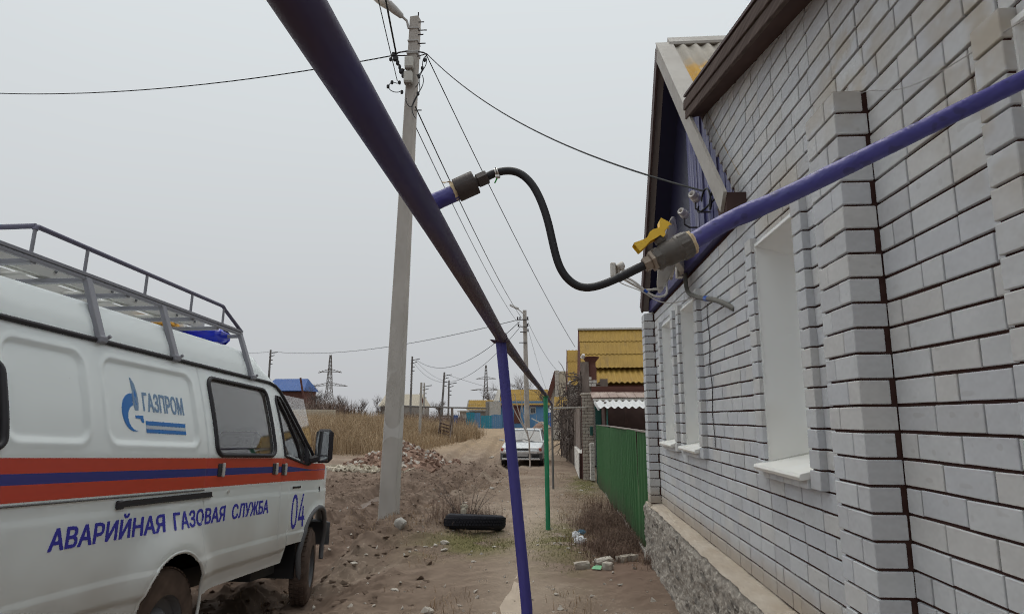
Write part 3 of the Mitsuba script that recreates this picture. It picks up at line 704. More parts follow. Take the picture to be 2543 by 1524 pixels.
# ---------------------------------------------------------------- things fixed to the house
dk = thing("satellite_dish", "white oval satellite dish seen edge-on below the blue gable", "satellite dish")
dc, ax = np.array([1.10, 6.05, 3.31]), np.array([-0.93, 0.28, 0.24]); ax /= np.linalg.norm(ax)
du = np.array([0.25, 0.0, 0.968]); du -= ax * (du @ ax); du /= np.linalg.norm(du); dv = np.cross(ax, du)
r_, a_ = np.meshgrid(np.linspace(0, 1, 12), np.linspace(0, 2 * np.pi, 41), indexing="ij")
Pd = lambda off: dc + (r_ * np.cos(a_) * 0.365)[..., None] * du + (r_ * np.sin(a_) * 0.32)[..., None] * dv + (0.085 * r_ ** 2 - off)[..., None] * ax
part(dk, "reflector", MB().grid(Pd(0.05)).grid(Pd(0.056)[:, ::-1]).tube(list(Pd(0.053)[-1]), 0.006, 6), "m_dish", smooth=50)
part(dk, "bracket", MB().bar(dc - ax * 0.05, dc - ax * 0.05 + (0.12, 0.22, -0.09), 0.06, 0.09).box((1.24, 6.36, 3.23), (0.06, 0.1, 0.14)).bar((1.18, 6.3, 3.28), (1.16, 6.42, 3.16), 0.03, 0.03), "m_dish", smooth=False)
LN = np.array([0.545, 5.72, 3.125])
part(dk, "feed_arm", MB().tube([dc - du * 0.33, (0.80, 5.80, 2.93), LN + (0.06, 0.02, -0.09), LN + (0.03, 0, -0.02)], 0.011, 8), "m_dish")
part(dk, "feed_horn", MB().tube([LN + (0.075, 0.02, 0.03), LN + (0.02, 0, 0.0)], [0.034, 0.026], 14).box(LN + (-0.015, 0, -0.02), (0.05, 0.05, 0.13), bev=0.01), "m_dish", smooth=30)
part(dk, "feed_horn", MB().tube([LN + (0.085, 0.05, 0.012), LN + (0.04, 0.05, 0.0)], [0.030, 0.024], 14).box(LN + (0.02, 0.05, -0.02), (0.04, 0.04, 0.09), bev=0.008), "m_dish", smooth=30)
for i, q in enumerate([[LN + (0.0, 0, -0.08), (0.66, 5.7, 3.02), (0.80, 5.7, 2.912), (0.885, 5.72, 2.862), (0.985, 5.78, 2.875), (1.03, 5.9, 2.96), (1.05, 6.0, 3.03)],
                       [LN + (0.03, 0, -0.08), (0.67, 5.9, 2.995), (0.825, 5.9, 2.925), (0.93, 5.92, 2.86), (1.057, 5.9, 2.828), (1.20, 5.9, 2.855), (1.29, 5.85, 2.88)]]):
    lb = ["two white dish cables taped together hanging in a loop under the dish", "thin loose white cable sagging from the dish arm to the wall"][i]
    cb = one("dish_cable", MB().tube(spline(q, 40), 0.0105 if i == 0 else 0.0045, 8), "m_whitecable", lb, "cable", smooth=60)
    if i == 0: part(cb, "tape", MB().tube([(0.795, 5.70, 2.916), (0.825, 5.705, 2.892)], 0.012, 10), "m_bluetape")
cd = thing("cable_conduit", "grey flexible conduit with blue tape bending into the brick wall", "conduit")
q = spline([(1.275, 6.23, 3.20), (1.262, 6.19, 3.12), (1.255, 6.13, 3.01), (1.25, 5.90, 2.90), (1.25, 5.47, 2.79), (1.255, 5.01, 2.685), (1.31, 4.75, 2.575)], 80)
part(cd, "tube", MB().tube(q, 0.0195 + 0.001 * (np.arange(80) % 2), 10), "m_conduit", smooth=60)
part(cd, "tape", MB().tube(q[48:54], 0.0225, 12), "m_bluetape")
for i, (y_, z_, lb) in enumerate(((5.64, 3.735, "white ceramic insulator where the service wire ends"), (6.15, 3.745, "white ceramic insulator just left of the wire end, above the dish"))):
    k = thing("insulator", lb, "insulator")
    part(k, "body", MB().lathe([(0.0, 0.03), (0.012, 0.03), (0.018, 0.062), (0.032, 0.068), (0.038, 0.055), (0.039, 0.03), (0.03, 0.02), (0.042, 0.008), (0.042, -0.03), (0.03, -0.042), (0.0, -0.042)], (1.27, y_, z_), (-0.5, -0.55, 0.25), 20), "m_ceramic", smooth=40)
    part(k, "hook", MB().tube([(1.27, y_, z_ - 0.02), (1.27, y_ + 0.01, z_ - 0.10), (1.32, y_ + 0.02, z_ - 0.13), (1.42, y_ + 0.02, z_ - 0.13)], 0.009, 6), "m_hardware")
one("wire_coil", MB().tube(spline([(1.27 + 0.012 * i, 5.33 + 0.085 * math.cos(i * 1.1), 3.62 + 0.085 * math.sin(i * 1.1) - 0.002 * i) for i in range(14)] + [(1.3, 5.55, 3.58), (1.3, 5.66, 3.66)], 120), 0.0085, 6), "m_black", "loops of black wire tied up beside the white insulator", "wire", smooth=60)
one("wall_wire", MB().tube(spline([(1.283, 2.80, 3.135), (1.285, 2.616, 3.132), (1.28, 2.319, 2.994), (1.28, 2.076, 2.922), (1.275, 1.874, 2.885), (1.26, 1.5, 2.80)], 40), 0.0018, 5), "m_wirelight", "thin grey wire strung across the brick wall from the pier top", "wire")
q = np.array([(1.296, 5.52 + 0.02 * math.sin(i * 1.3), 2.75 - 0.085 * i) for i in range(15)])
one("wall_wire", MB().tube(spline(q, 50), 0.004, 5), "m_hardware", "thin dark wire hanging down the brick trim below the conduit", "wire")

# ---------------------------------------------------------------- the concrete pole and its wires
P0_, P1_ = np.array([-2.80, 11.0, -0.3]), np.array([-2.545, 11.0, 9.22])


def taper(a, b, w0, w1, d0, d1, rot, bev=0.03):
    def ring(o, w, d):
        q = np.array([(-w / 2 + bev, -d / 2), (w / 2 - bev, -d / 2), (w / 2, -d / 2 + bev), (w / 2, d / 2), (-w / 2, d / 2), (-w / 2, -d / 2 + bev)])
        c, s_ = math.cos(rot), math.sin(rot)
        return np.c_[q @ np.array([[c, s_], [-s_, c]]), np.zeros(6)] + o
    m, n = MB(), 16
    P = np.array([ring(a + (b - a) * t, w0 + (w1 - w0) * t, d0 + (d1 - d0) * t) for t in np.linspace(0, 1, n)])
    P = np.concatenate([P, P[:, :1]], 1)
    return m.grid(P).hull(np.vstack([P[-1][:6], P[-1][:6] + (0, 0, 0.01)]))


pole = thing("power_pole", "tall pale square concrete power pole with torn paper bills", "power pole")
part(pole, "column", taper(P0_, P1_, 0.31, 0.165, 0.20, 0.165, -0.13, 0.012), "m_concrete", smooth=False)
on = lambda z: P0_ + (P1_ - P0_) * (z + 0.3) / 9.52
b = MB()
for z, w_ in ((8.72, 0.20), (8.98, 0.19), (8.50, 0.215), (8.47, 0.215)):
    c = on(z); b.box(c, (w_, w_ + 0.02, 0.022))
part(pole, "steel_band", b, "m_lampgrey", smooth=False)
b = MB()
for z, L_ in ((9.12, 0.1), (8.95, 0.16), (8.86, 0.10), (8.68, 0.15), (7.35, 0.14)):
    c = on(z); b.tube([c + (0.05, -0.05, 0), c + (0.08 + L_, -0.05, 0)], 0.011, 6)
b.tube([on(9.2) + (0.06, -0.02, 0), on(9.2) + (0.06, -0.02, 0.14)], 0.012, 6)
part(pole, "bolt", b, "m_hardware", smooth=30)
b = MB()
c = on(8.5)
b.tube([c + (-0.09, -0.11, 0.0), c + (-0.26, -0.12, -0.03), c + (-0.32, -0.12, -0.09)], 0.014, 6).tube([c + (-0.09, -0.11, -0.09), c + (-0.32, -0.12, -0.09)], 0.010, 6)
b.tube([c + (0.09, -0.08, 0.0), c + (0.22, -0.1, -0.04), c + (0.28, -0.1, -0.09)], 0.014, 6).tube([c + (0.09, -0.08, -0.10), c + (0.28, -0.1, -0.06)], 0.010, 6)
part(pole, "bracket", b, "m_hardware")
cm = lambda *q, **k_: part(pole, "wire_clamp", MB().box(*q, **k_), "m_black", smooth=30)
for t in np.linspace(0, 1, 6): cm(c + (-0.34 + 0.2 * t, -0.14, -0.08 - 0.42 * t), (0.07 + 0.03 * math.sin(9 * t), 0.07, 0.10), bev=0.02)
for (dx, dz) in ((-0.40, -0.16), (0.24, -0.2), (0.2, -0.36), (0.14, -0.52), (-0.36, -0.62), (-0.43, -0.70), (-0.22, -0.63), (0.13, -0.86), (-0.17, -0.82)): cm(c + (dx, -0.12, dz), (0.05, 0.05, 0.075), bev=0.015)
b = MB()
for q in ([(0.27, -0.1, -0.1), (0.20, -0.12, -0.3), (0.17, -0.12, -0.45), (0.10, -0.13, -0.5)], [(0.25, -0.1, -0.12), (0.24, -0.12, -0.35), (0.15, -0.12, -0.55), (0.16, -0.12, -0.8), (0.08, -0.13, -1.0), (0.0, -0.14, -1.13), (-0.07, -0.14, -1.05), (-0.08, -0.14, -0.95)],
          [(-0.20, -0.12, -0.62), (-0.30, -0.12, -0.63), (-0.36, -0.12, -0.62), (-0.42, -0.12, -0.70), (-0.36, -0.12, -0.79), (-0.2, -0.12, -0.8)], [(0.10, -0.14, -0.5), (0.15, -0.14, -0.62), (0.08, -0.14, -0.75)], [(0.2, -0.12, -0.5), (0.22, -0.13, -0.68), (0.12, -0.14, -0.9), (0.10, -0.14, -1.35)], [(-0.15, -0.14, -0.4), (-0.08, -0.13, -0.36), (0.0, -0.13, -0.38)]):
    b.tube(spline(c + np.array(q), 24), 0.008, 5)
part(pole, "jumper_wire", b, "m_wire")
for i, (z, lb) in enumerate(((8.24, "upper grey meter box on the concrete pole"), (7.95, "lower grey meter box on the concrete pole"))):
    k = thing("meter_box", lb, "electrical box")
    c = on(z) + (-0.035, -0.16, 0)
    part(k, "case", MB().box(c, (0.15, 0.11, 0.20), bev=0.012), "m_boxgrey", smooth=20)
    part(k, "gland_plate", MB().box(c + (0, 0.0, -0.115), (0.14, 0.10, 0.035), bev=0.005).tube([c + (0.03, 0, -0.12), c + (0.03, 0, -0.17)], 0.015, 8).tube([c + (-0.03, 0, -0.12), c + (-0.03, 0, -0.16)], 0.012, 8), "m_wallgrey")
lm = thing("street_lamp", "grey street lamp with a pale glass bowl on top of the concrete pole", "street lamp")
A_, B_ = np.array([-2.66, 10.9, 9.10]), np.array([-3.30, 10.6, 9.60])
d_ = (B_ - A_) / np.linalg.norm(B_ - A_)
part(lm, "arm", MB().tube([A_ - d_ * 0.02 + (0, 0, -0.12), A_ + d_ * 0.03, A_ + d_ * 0.20], 0.024, 10), "m_lampgrey")
part(lm, "housing", MB().tube([A_ + d_ * t for t in (0.13, 0.15, 0.30, 0.46, 0.48)], [0.03, 0.052, 0.075, 0.085, 0.06], 14), "m_lampgrey", smooth=40)
hn = np.cross(d_, (0, 1, 0)); hn = hn if hn[2] > 0 else -hn
def bowl(s0, s1, w_, h_, sgn):
    t_, a_ = np.meshgrid(np.linspace(0, 1, 20), np.linspace(0, np.pi, 15), indexing="ij")
    r_ = np.sqrt(np.clip(1 - (2 * t_ - 1) ** 2, 0, 1)) ** 0.8
    return A_ + d_ * 0 + (s0 + (s1 - s0) * t_)[..., None] * d_ + (r_ * np.cos(a_) * w_)[..., None] * np.array([0, 1.0, 0]) + (sgn * r_ * np.sin(a_) * h_)[..., None] * hn
part(lm, "reflector", MB().grid(bowl(0.36, 1.02, 0.155, 0.09, 1)), "m_lampgrey", smooth=50)
part(lm, "bowl", MB().grid(bowl(0.37, 1.0, 0.15, 0.13, -1)), "m_lampglass", smooth=50)


def wire(a, b, s, r, lb, m="m_wire", n=30, twist=False):
    mb = MB().tube(sag(a, b, s, n), r, 5)
    one("overhead_wire", mb, m, lb, "wire", smooth=60)


Q = lambda dx, dz: on(8.5) + (dx, -0.12, dz)
wire(Q(-0.33, -0.08), (-13.4, 13.8, 9.6), 0.25, 0.011, "overhead wire leaving the concrete pole to the left across the sky")
wire(Q(-0.31, -0.06), (-0.72, 2.5, 3.3 + 0.05), 0.12, 0.0, "x") if False else None
wire(Q(-0.30, -0.04), (-0.95, -2.0, 8.75), 0.3, 0.017, "thick bundled overhead wire coming over our heads to the concrete pole")
wire(Q(-0.26, -0.60), (-1.10, -2.0, 8.25), 0.3, 0.008, "thinner overhead wire below the bundled one, coming to the concrete pole")
wire(Q(0.28, -0.08), (1.27, 5.32, 3.68), 0.32, 0.009, "service wire drooping from the concrete pole to the blue gable")
wire(Q(0.27, -0.10), (0.92, 29.6, 4.98), 0.25, 0.010, "service wire from the concrete pole down to the yellow roofed house")
wire(on(7.42) + (0.10, -0.05, 0), (-2.0, 42, 8.06), 0.35, 0.012, "overhead wire from the concrete pole to the next lamp pole, upper of two")
wire(on(7.18) + (0.05, -0.05, 0), (-2.05, 42, 7.55), 0.45, 0.009, "overhead wire from the concrete pole to the next lamp pole, lower of two")

# ---------------------------------------------------------------- the white emergency van
VO, VA, VN, VU = np.array([-2.7271, 7.4347, 0.0884]), np.array([0.02603, 0.99788, -0.05958]), np.array([0.99966, -0.02608, 0.0]), np.array([0.00155, 0.05956, 0.99822])
HW = 1.0                                    # half width; local frame: u forward from the front axle, s to the right of the side plane, z up


def vw(u, s, z):
    u, s, z = np.broadcast_arrays(np.asarray(u, float), np.asarray(s, float), np.asarray(z, float))
    return VO + u[..., None] * VA + s[..., None] * VN + z[..., None] * VU


def rrect(u, z, u0, u1, z0, z1, r):
    """Signed distance to a rounded rectangle, negative inside."""
    a = np.abs(u - (u0 + u1) / 2) - (u1 - u0) / 2 + r
    b = np.abs(z - (z0 + z1) / 2) - (z1 - z0) / 2 + r
    return np.hypot(np.maximum(a, 0), np.maximum(b, 0)) + np.minimum(np.maximum(a, b), 0) - r


ARCH = [(0.03, 0.26, 0.455), (-2.73, 0.21, 0.39)]


def zfront(u):
    """Top edge of the side: gutter, windscreen pillar, bonnet."""
    return np.interp(u, [-5, -1.02, -0.86, -0.70, -0.48, -0.16, 0.2, 0.6, 0.92, 1.02], [2.03, 2.03, 1.985, 1.80, 1.53, 1.235, 1.19, 1.10, 0.95, 0.75])


def side_s(u, z):
    """How far the side lies outside (+) or inside (-) the side plane."""
    s = -0.19 * np.clip((z - 1.28) / 0.72, 0, 1.4) ** 1.25 - 0.03 * np.clip((0.62 - z) / 0.35, 0, 1) ** 2
    s = s - 0.42 * np.clip((u + 0.16) / 1.18, 0, 1) ** 2.4 - 0.05 * np.clip((-4.3 - u) / 0.4, 0, 1) ** 2
    for (a, b, z0, z1) in ((-4.29, -3.675, 1.345, 1.915), (-3.515, -2.485, 1.345, 1.915)):
        q = rrect(u, z, a, b, z0, z1, 0.10)
        s = s - 0.014 * sm(-q / 0.03) + 0.006 * np.exp(-(q / 0.022) ** 2)
    zc = 0.925 - 0.012 * np.clip(u + 2, 0, 2)
    s = s + 0.007 * sm((zc - z) / 0.016) + 0.005 * np.exp(-((z - zc) / 0.008) ** 2)
    s = s + 0.010 * sm((0.52 - z) / 0.02) - 0.02 * sm((0.38 - z) / 0.04) * (u < -0.75)
    s = s + 0.004 * sm((z - 1.012) / 0.012)
    for i, (uc, z_, r) in enumerate(ARCH):
        q = np.hypot(u - uc, z - z_) - r
        s = s + (0.075 * np.exp(-np.maximum(q, 0) ** 2 / 0.030) if i else 0.02 * np.exp(-np.maximum(q, 0) ** 2 / 0.003)) * (z < 1.1)
    for a, z0, z1 in ((-2.365 + 0.0, 0.40, 1.98), (-0.985, 0.40, 1.30)):                 # door seams
        s = s - 0.010 * np.exp(-((u - a) / 0.007) ** 2) * (z > z0) * (z < z1)
    s = s - 0.010 * np.exp(-((u + 0.985 + 0.24 * sm((z - 1.3) / 0.9)) / 0.008) ** 2) * (z > 1.3) * (z < 1.99)
    return s


WIN = [(-2.245, -1.175, 1.285, 1.925, 0.085), (-4.95, -4.30, 1.31, 1.76, 0.06)]
UU = np.unique(np.r_[np.arange(-4.80, 1.021, 0.018), -2.372, -2.365, -2.358, -0.992, -0.985, -0.978])
TT = np.r_[np.linspace(0, 1, 104)]
U2, T2 = np.meshgrid(UU, TT, indexing="ij")
ZB = np.where(U2 < -0.78, 0.24, 0.40)
Z2 = ZB + (zfront(U2) - ZB) * T2
S2 = side_s(U2, Z2)


def front_window(u, z):
    """Front door glass: slanted at the windscreen pillar."""
    top = np.interp(u, [-1.0, -0.84, -0.66, -0.44, -0.26], [1.90, 1.90, 1.70, 1.45, 1.22])
    return np.maximum.reduce([-(u + 0.945 + 0.13 * sm((z - 1.25) / 0.7) * 0 + 0.05 * (z - 1.25)), z - (top - 0.035), (1.275 - 0.09 * sm((u + 0.95) / 0.75)) - z])


hole = np.zeros(U2.shape, bool)
for a, b_, c, d, r in WIN: hole |= rrect(U2, Z2, a, b_, c, d, r) < -0.008
hole |= front_window(U2, Z2) < -0.004
for uc, z_, r in ARCH: hole |= np.hypot(U2 - uc, Z2 - z_) < r
keep = ~(hole[:-1, :-1] & hole[1:, :-1] & hole[:-1, 1:] & hole[1:, 1:])
# roof: from the side's top edge over to the middle
R3, U3 = np.meshgrid(np.linspace(0, 1, 30), UU, indexing="ij")
R3, U3 = R3.T, U3.T
zs, ss = zfront(U3), side_s(U3, zfront(U3))
crown = np.interp(U3, [-4.8, -4.55, -1.55, -1.2, -0.95, -0.5, -0.05, 0.3, 0.8, 1.02], [0.20, 0.27, 0.29, 0.25, 0.12, 0.015, 0.0, 0.05, 0.05, 0.03])
ZR = zs + crown * np.minimum((R3 / 0.17) ** 0.75, 1) * (0.84 + 0.16 * np.minimum(R3 / 0.8, 1))
SR = ss - (HW + ss) * R3 ** 1.15 * 1.0


def paint(p, n, uv):
    q = mi.Vector3f(p.x - VO[0], p.y - VO[1], p.z - VO[2])
    u = q.x * VA[0] + q.y * VA[1] + q.z * VA[2]
    z = q.x * VU[0] + q.y * VU[1] + q.z * VU[2]
    s = q.x * VN[0] + q.y * VN[1] + q.z * VN[2]
    white = mix((0.70, 0.74, 0.735), (0.62, 0.655, 0.65), fbm(u * 1.3, z * 2.5, s, 3))
    drop = 0.06 * sstep(-0.95, -0.1, u)
    top, bot = 1.262 - drop, 1.032 - 0.01 * sstep(-0.9, 0.0, u)
    b1, b0 = 1.180 - 0.75 * drop, 1.122 + 0.1 * drop
    on_ = (u < 0.25) & (z < top) & (z > bot)
    blue = on_ & (z < b1) & (z > b0)
    c = dr.select(on_, mi.Color3f(0.50, 0.055, 0.028), white)
    c = dr.select(blue, mi.Color3f(0.035, 0.035, 0.20), c)
    spray = sstep(0.95, 0.3, z + 0.35 * (fbm(u * 3, z * 3, s * 2, 3) - 0.5))                # road spray on the sills
    return mix(c, (0.36, 0.325, 0.285), spray * 0.5)


scene["m_van"] = {"type": "twosided", "bsdf": {"type": "principled", "base_color": mikit.proc(paint), "roughness": 0.28, "specular": 0.5, "clearcoat": 0.35, "clearcoat_gloss": 0.9}}
mat("m_vandark", (0.02, 0.018, 0.022), 0.5)
mat("m_vangrey", (0.10, 0.10, 0.105), 0.6)
mat("m_rack", (0.20, 0.20, 0.225), 0.5, spec=0.5)
mat("m_rackblue", (0.11, 0.105, 0.155), 0.5)
mat("m_alu", (0.50, 0.49, 0.46), 0.5, metallic=0.3)
mat("m_letter", (0.035, 0.035, 0.33), 0.5)
mat("m_logoblue", (0.012, 0.13, 0.40), 0.45)
mat("m_logopale", (0.15, 0.24, 0.37), 0.5)
mat("m_logofaint", (0.40, 0.45, 0.50), 0.5)
mat("m_beacon", (0.005, 0.02, 0.42), 0.2, spec=0.6)
mat("m_orange", (0.60, 0.30, 0.04), 0.7)
mat("m_mirror", (0.75, 0.78, 0.8), 0.03, metallic=1.0)
mat("m_cabin", (0.16, 0.155, 0.15), 0.8)
mat("m_seat", (0.05, 0.05, 0.055), 0.9)
scene["m_glass"] = {"type": "thindielectric", "int_ior": 1.5}

van = thing("emergency_van", "white gas service van with an orange and blue stripe and a roof rack", "van")
bd = MB()
for sgn in (1, -1):
    f = lambda s: s if sgn > 0 else -2 * HW - s
    bd.grid(vw(U2, f(S2), Z2), keep)
    bd.grid(vw(U3, f(SR), ZR))
bd.box(vw(-4.79, -HW, 1.2), (1.9, 0.02, 2.0), np.stack([VN, VA, VU], 1))
bd.hull([vw(1.0, -HW + a, z) for a in (-0.57, 0.57) for z in (0.42, 0.76)] + [vw(1.04, -HW + a, z) for a in (-0.5, 0.5) for z in (0.42, 0.70)])
part(van, "body", bd, "m_van", smooth=32)
part(van, "underbody", MB().box(vw(-2.0, -HW, 0.30), (1.5, 5.4, 0.16), np.stack([VN, VA, VU], 1)).box(vw(-0.42, -0.22, 0.28), (0.36, 0.03, 0.5), np.stack([VN, VA, VU], 1)).box(vw(-0.9, -0.30, 0.22), (0.3, 0.5, 0.2), np.stack([VN, VA, VU], 1)), "m_black", smooth=False)
for (u0, u1) in ((-0.5, 0.55), (-3.2, -2.26)):
    for s0 in (-0.34, -2 * HW + 0.34):
        ins = MB().box(vw((u0 + u1) / 2, s0, 0.5), (0.03, u1 - u0, 0.9), np.stack([VN, VA, VU], 1))
        if s0 > -1: ins.box(vw((u0 + u1) / 2, -HW, 0.86), (1.5, u1 - u0, 0.03), np.stack([VN, VA, VU], 1))
        part(van, "wheel_well", ins, "m_black", smooth=False)
part(van, "interior", MB().box(vw(-2.35, -HW, 0.62), (1.8, 4.7, 0.04), np.stack([VN, VA, VU], 1)).box(vw(-3.0, -HW, 1.25), (1.5, 0.03, 1.2), np.stack([VN, VA, VU], 1)), "m_cabin", smooth=False)
st = MB()
for u_ in (-2.0, -0.9):
    for s_ in (-0.5, -1.45):
        st.box(vw(u_ - 0.05, s_, 1.15), (0.46, 0.12, 0.75), np.stack([VN, VA, VU], 1), 0.05).box(vw(u_ + 0.2, s_, 0.85), (0.46, 0.48, 0.16), np.stack([VN, VA, VU], 1), 0.05)
part(van, "seat", st, "m_seat")
part(van, "steering_wheel", MB().tube([vw(-0.5 + 0.06 * math.sin(a), -1.45 + 0.19 * math.cos(a), 1.22 + 0.17 * math.sin(a)) for a in np.linspace(0, 6.3, 24)], 0.014, 6).box(vw(-0.22, -HW, 1.1), (1.7, 0.35, 0.22), np.stack([VN, VA, VU], 1), 0.05), "m_seat")


def on_side(u, z, off=0.0):
    return vw(u, side_s(u, z) + off, z)


def outline(fn_pts, r, off=0.006, n=6):
    q = np.array(fn_pts)
    return MB().tube(on_side(q[:, 0], q[:, 1], off), r, n, caps=False)


def rr_pts(a, b_, c, d, r, n=9):
    o = []
    for cx, cz, s0 in ((b_ - r, d - r, 0), (a + r, d - r, 90), (a + r, c + r, 180), (b_ - r, c + r, 270)):
        for t in np.linspace(0, 90, n): o.append((cx + r * math.cos(math.radians(s0 + t)), cz + r * math.sin(math.radians(s0 + t))))
    o = np.array(o + [o[0]])
    out = []
    for p_, q_ in zip(o[:-1], o[1:]):
        k_ = max(1, int(np.hypot(*(q_ - p_)) / 0.04))
        out += [p_ + (q_ - p_) * j / k_ for j in range(k_)]
    return np.array(out + [o[0]])


def pane(a, b_, c, d, off=-0.004):
    u, z = np.meshgrid(np.linspace(a, b_, 14), np.linspace(c, d, 12), indexing="ij")
    return MB().grid(vw(u, -0.19 * np.clip((z - 1.28) / 0.72, 0, 1.4) ** 1.25 - 0.42 * np.clip((u + 0.16) / 1.18, 0, 1) ** 2.4 + off, z))


for i, (a, b_, c, d, r) in enumerate(WIN):
    k = number(van + "__window")
    part(k, "pane", pane(a, b_, c, d), "m_glass", smooth=True)
    part(k, "rubber_seal", outline(rr_pts(a, b_, c, d, r), 0.020), "m_vandark", smooth=60)
k = number(van + "__front_window")
part(k, "pane", pane(-1.0, -0.2, 1.20, 1.92), "m_glass", smooth=True)
fw = [(-0.955, 1.28), (-0.965, 1.50), (-0.975, 1.70), (-0.985, 1.84), (-0.96, 1.885), (-0.87, 1.88), (-0.80, 1.815), (-0.68, 1.67), (-0.56, 1.53), (-0.44, 1.40), (-0.33, 1.27), (-0.30, 1.20), (-0.36, 1.19), (-0.6, 1.225), (-0.85, 1.268), (-0.955, 1.28)]
part(k, "rubber_seal", outline(fw, 0.013), "m_vandark", smooth=60)
part(k, "divider", outline([(-0.93, 1.87), (-0.80, 1.70), (-0.62, 1.42), (-0.53, 1.215)], 0.018, 0.0), "m_vandark", smooth=60)
part(k, "corner_panel", MB().hull([on_side(a, b_, o) for a, b_ in ((-0.44, 1.40), (-0.30, 1.21), (-0.46, 1.20)) for o in (0.004, 0.03)]), "m_vandark", smooth=False)
wu = np.linspace(-0.92, -0.20, 12); wr = np.linspace(0.10, 1, 12)
Wu, Wr = np.meshgrid(wu, wr, indexing="ij")
zs_, ss_ = zfront(Wu), side_s(Wu, zfront(Wu))
cr_ = np.interp(Wu, [-0.95, -0.5, -0.05], [0.12, 0.015, 0.0])
zz_ = zs_ + cr_ * np.minimum((Wr / 0.17) ** 0.75, 1) * (0.84 + 0.16 * np.minimum(Wr / 0.8, 1)) + 0.006
sw = ss_ - (HW + ss_) * Wr ** 1.15
part(van, "windscreen", MB().grid(vw(Wu + 0.004, sw, zz_)).grid(vw(Wu + 0.004, -2 * HW - sw, zz_)), "m_glassdark", smooth=True)
gu = np.linspace(-4.78, -1.05, 60)
gl = list(zip(gu, np.full(60, 2.022))) + [(-0.93, 2.002), (-0.84, 1.955), (-0.76, 1.872), (-0.68, 1.775), (-0.55, 1.62), (-0.40, 1.445), (-0.24, 1.30)]
for sg in (0, 1):
    q = np.array(gl)
    s_ = side_s(q[:, 0], q[:, 1]) + 0.012
    part(van, "gutter", MB().tube(vw(q[:, 0], s_ if sg == 0 else -2 * HW - s_, q[:, 1] - 0.008), 0.017, 8), "m_vandark", smooth=60)
# door rail, handles, arch trim, badges
part(van, "sliding_rail", MB().hull([on_side(np.float64(a), np.float64(b_), o) for a, b_ in ((-3.37, 0.955), (-2.27, 0.962), (-3.37, 0.99), (-2.27, 0.997)) for o in (0.0, 0.012)]).bar(vw(-3.37, 0.014, 0.957), vw(-2.27, 0.014, 0.962), 0.012, 0.01).box(vw(-3.36, 0.012, 0.968), (0.03, 0.06, 0.055), np.stack([VN, VA, VU], 1), 0.008), "m_vandark", smooth=False)
part(van, "body_moulding", MB().tube(on_side(np.linspace(-4.7, -2.37, 40), np.full(40, 1.016), 0.004), 0.006, 5), "m_vangrey")
for u_, z_, h_ in ((-2.17, 1.165, 0.105), (-1.17, 1.16, 0.105), (-0.965, 1.15, 0.11)):
    k = part(van, "door_handle", MB().box(on_side(np.float64(u_), np.float64(z_), 0.002), (0.012, 0.075, h_), np.stack([VN, VA, VU], 1), 0.01), "m_vandark", smooth=20)
    part(k, "grip", MB().box(on_side(np.float64(u_ + 0.03), np.float64(z_), 0.014), (0.026, 0.026, h_ + 0.01), np.stack([VN, VA, VU], 1), 0.008), "m_alu", smooth=20)
part(van, "lock", MB().tube([on_side(np.float64(-2.0), np.float64(0.985), 0.0), on_side(np.float64(-2.0), np.float64(0.985), 0.008)], 0.014, 10), "m_alu")
for i, (uc, z_, r) in enumerate(ARCH):
    a = np.radians(np.linspace(-20, 215, 40))
    part(van, "arch_trim", outline(np.c_[uc + r * np.cos(a), z_ + r * np.sin(a)], 0.028 if i == 0 else 0.012, -0.006, 8), "m_vangrey" if i == 0 else "m_van", smooth=60)
part(van, "front_bumper", MB().hull([vw(u_, s_, z_) for u_, s_ in ((0.62, -0.06), (0.98, -0.32), (1.12, -0.6), (1.12, -1.4), (0.98, -1.68), (0.62, -1.94)) for z_ in (0.24, 0.50)]), "m_vangrey", smooth=30)
part(van, "turn_signal", MB().box(on_side(np.float64(0.04), np.float64(0.915), 0.004), (0.014, 0.018, 0.06), np.stack([VN, VA, VU], 1), 0.004), "m_vandark")
part(van, "badge", MB().box(on_side(np.float64(-0.60), np.float64(0.962), 0.004), (0.006, 0.20, 0.02), np.stack([VN, VA, VU], 1)), "m_vandark", smooth=False)
mr = number(van + "__mirror")
MC = vw(-0.27, 0.145, 1.395)
part(mr, "housing", MB().box(MC, (0.20, 0.10, 0.37), np.stack([VN, VA, VU], 1), 0.045), "m_vandark", smooth=40)
part(mr, "arm", MB().bar(vw(-0.36, 0.0, 1.235), vw(-0.27, 0.13, 1.27), 0.07, 0.075, bev=0.02), "m_vandark", smooth=30)
Rm = np.stack([VN, VA, VU], 1)
gm_ = MB(); 
for z0, z1 in ((-0.105, 0.155), (-0.165, -0.115)):
    gm_.box(MC - VA * 0.051 + VU * (z0 + z1) / 2 - VN * 0.004, (0.145, 0.006, z1 - z0), Rm @ np.array([[math.cos(0.04), math.sin(0.04), 0], [-math.sin(0.04), math.cos(0.04), 0], [0, 0, 1]]))
part(mr, "glass", gm_, "m_mirror", smooth=False)
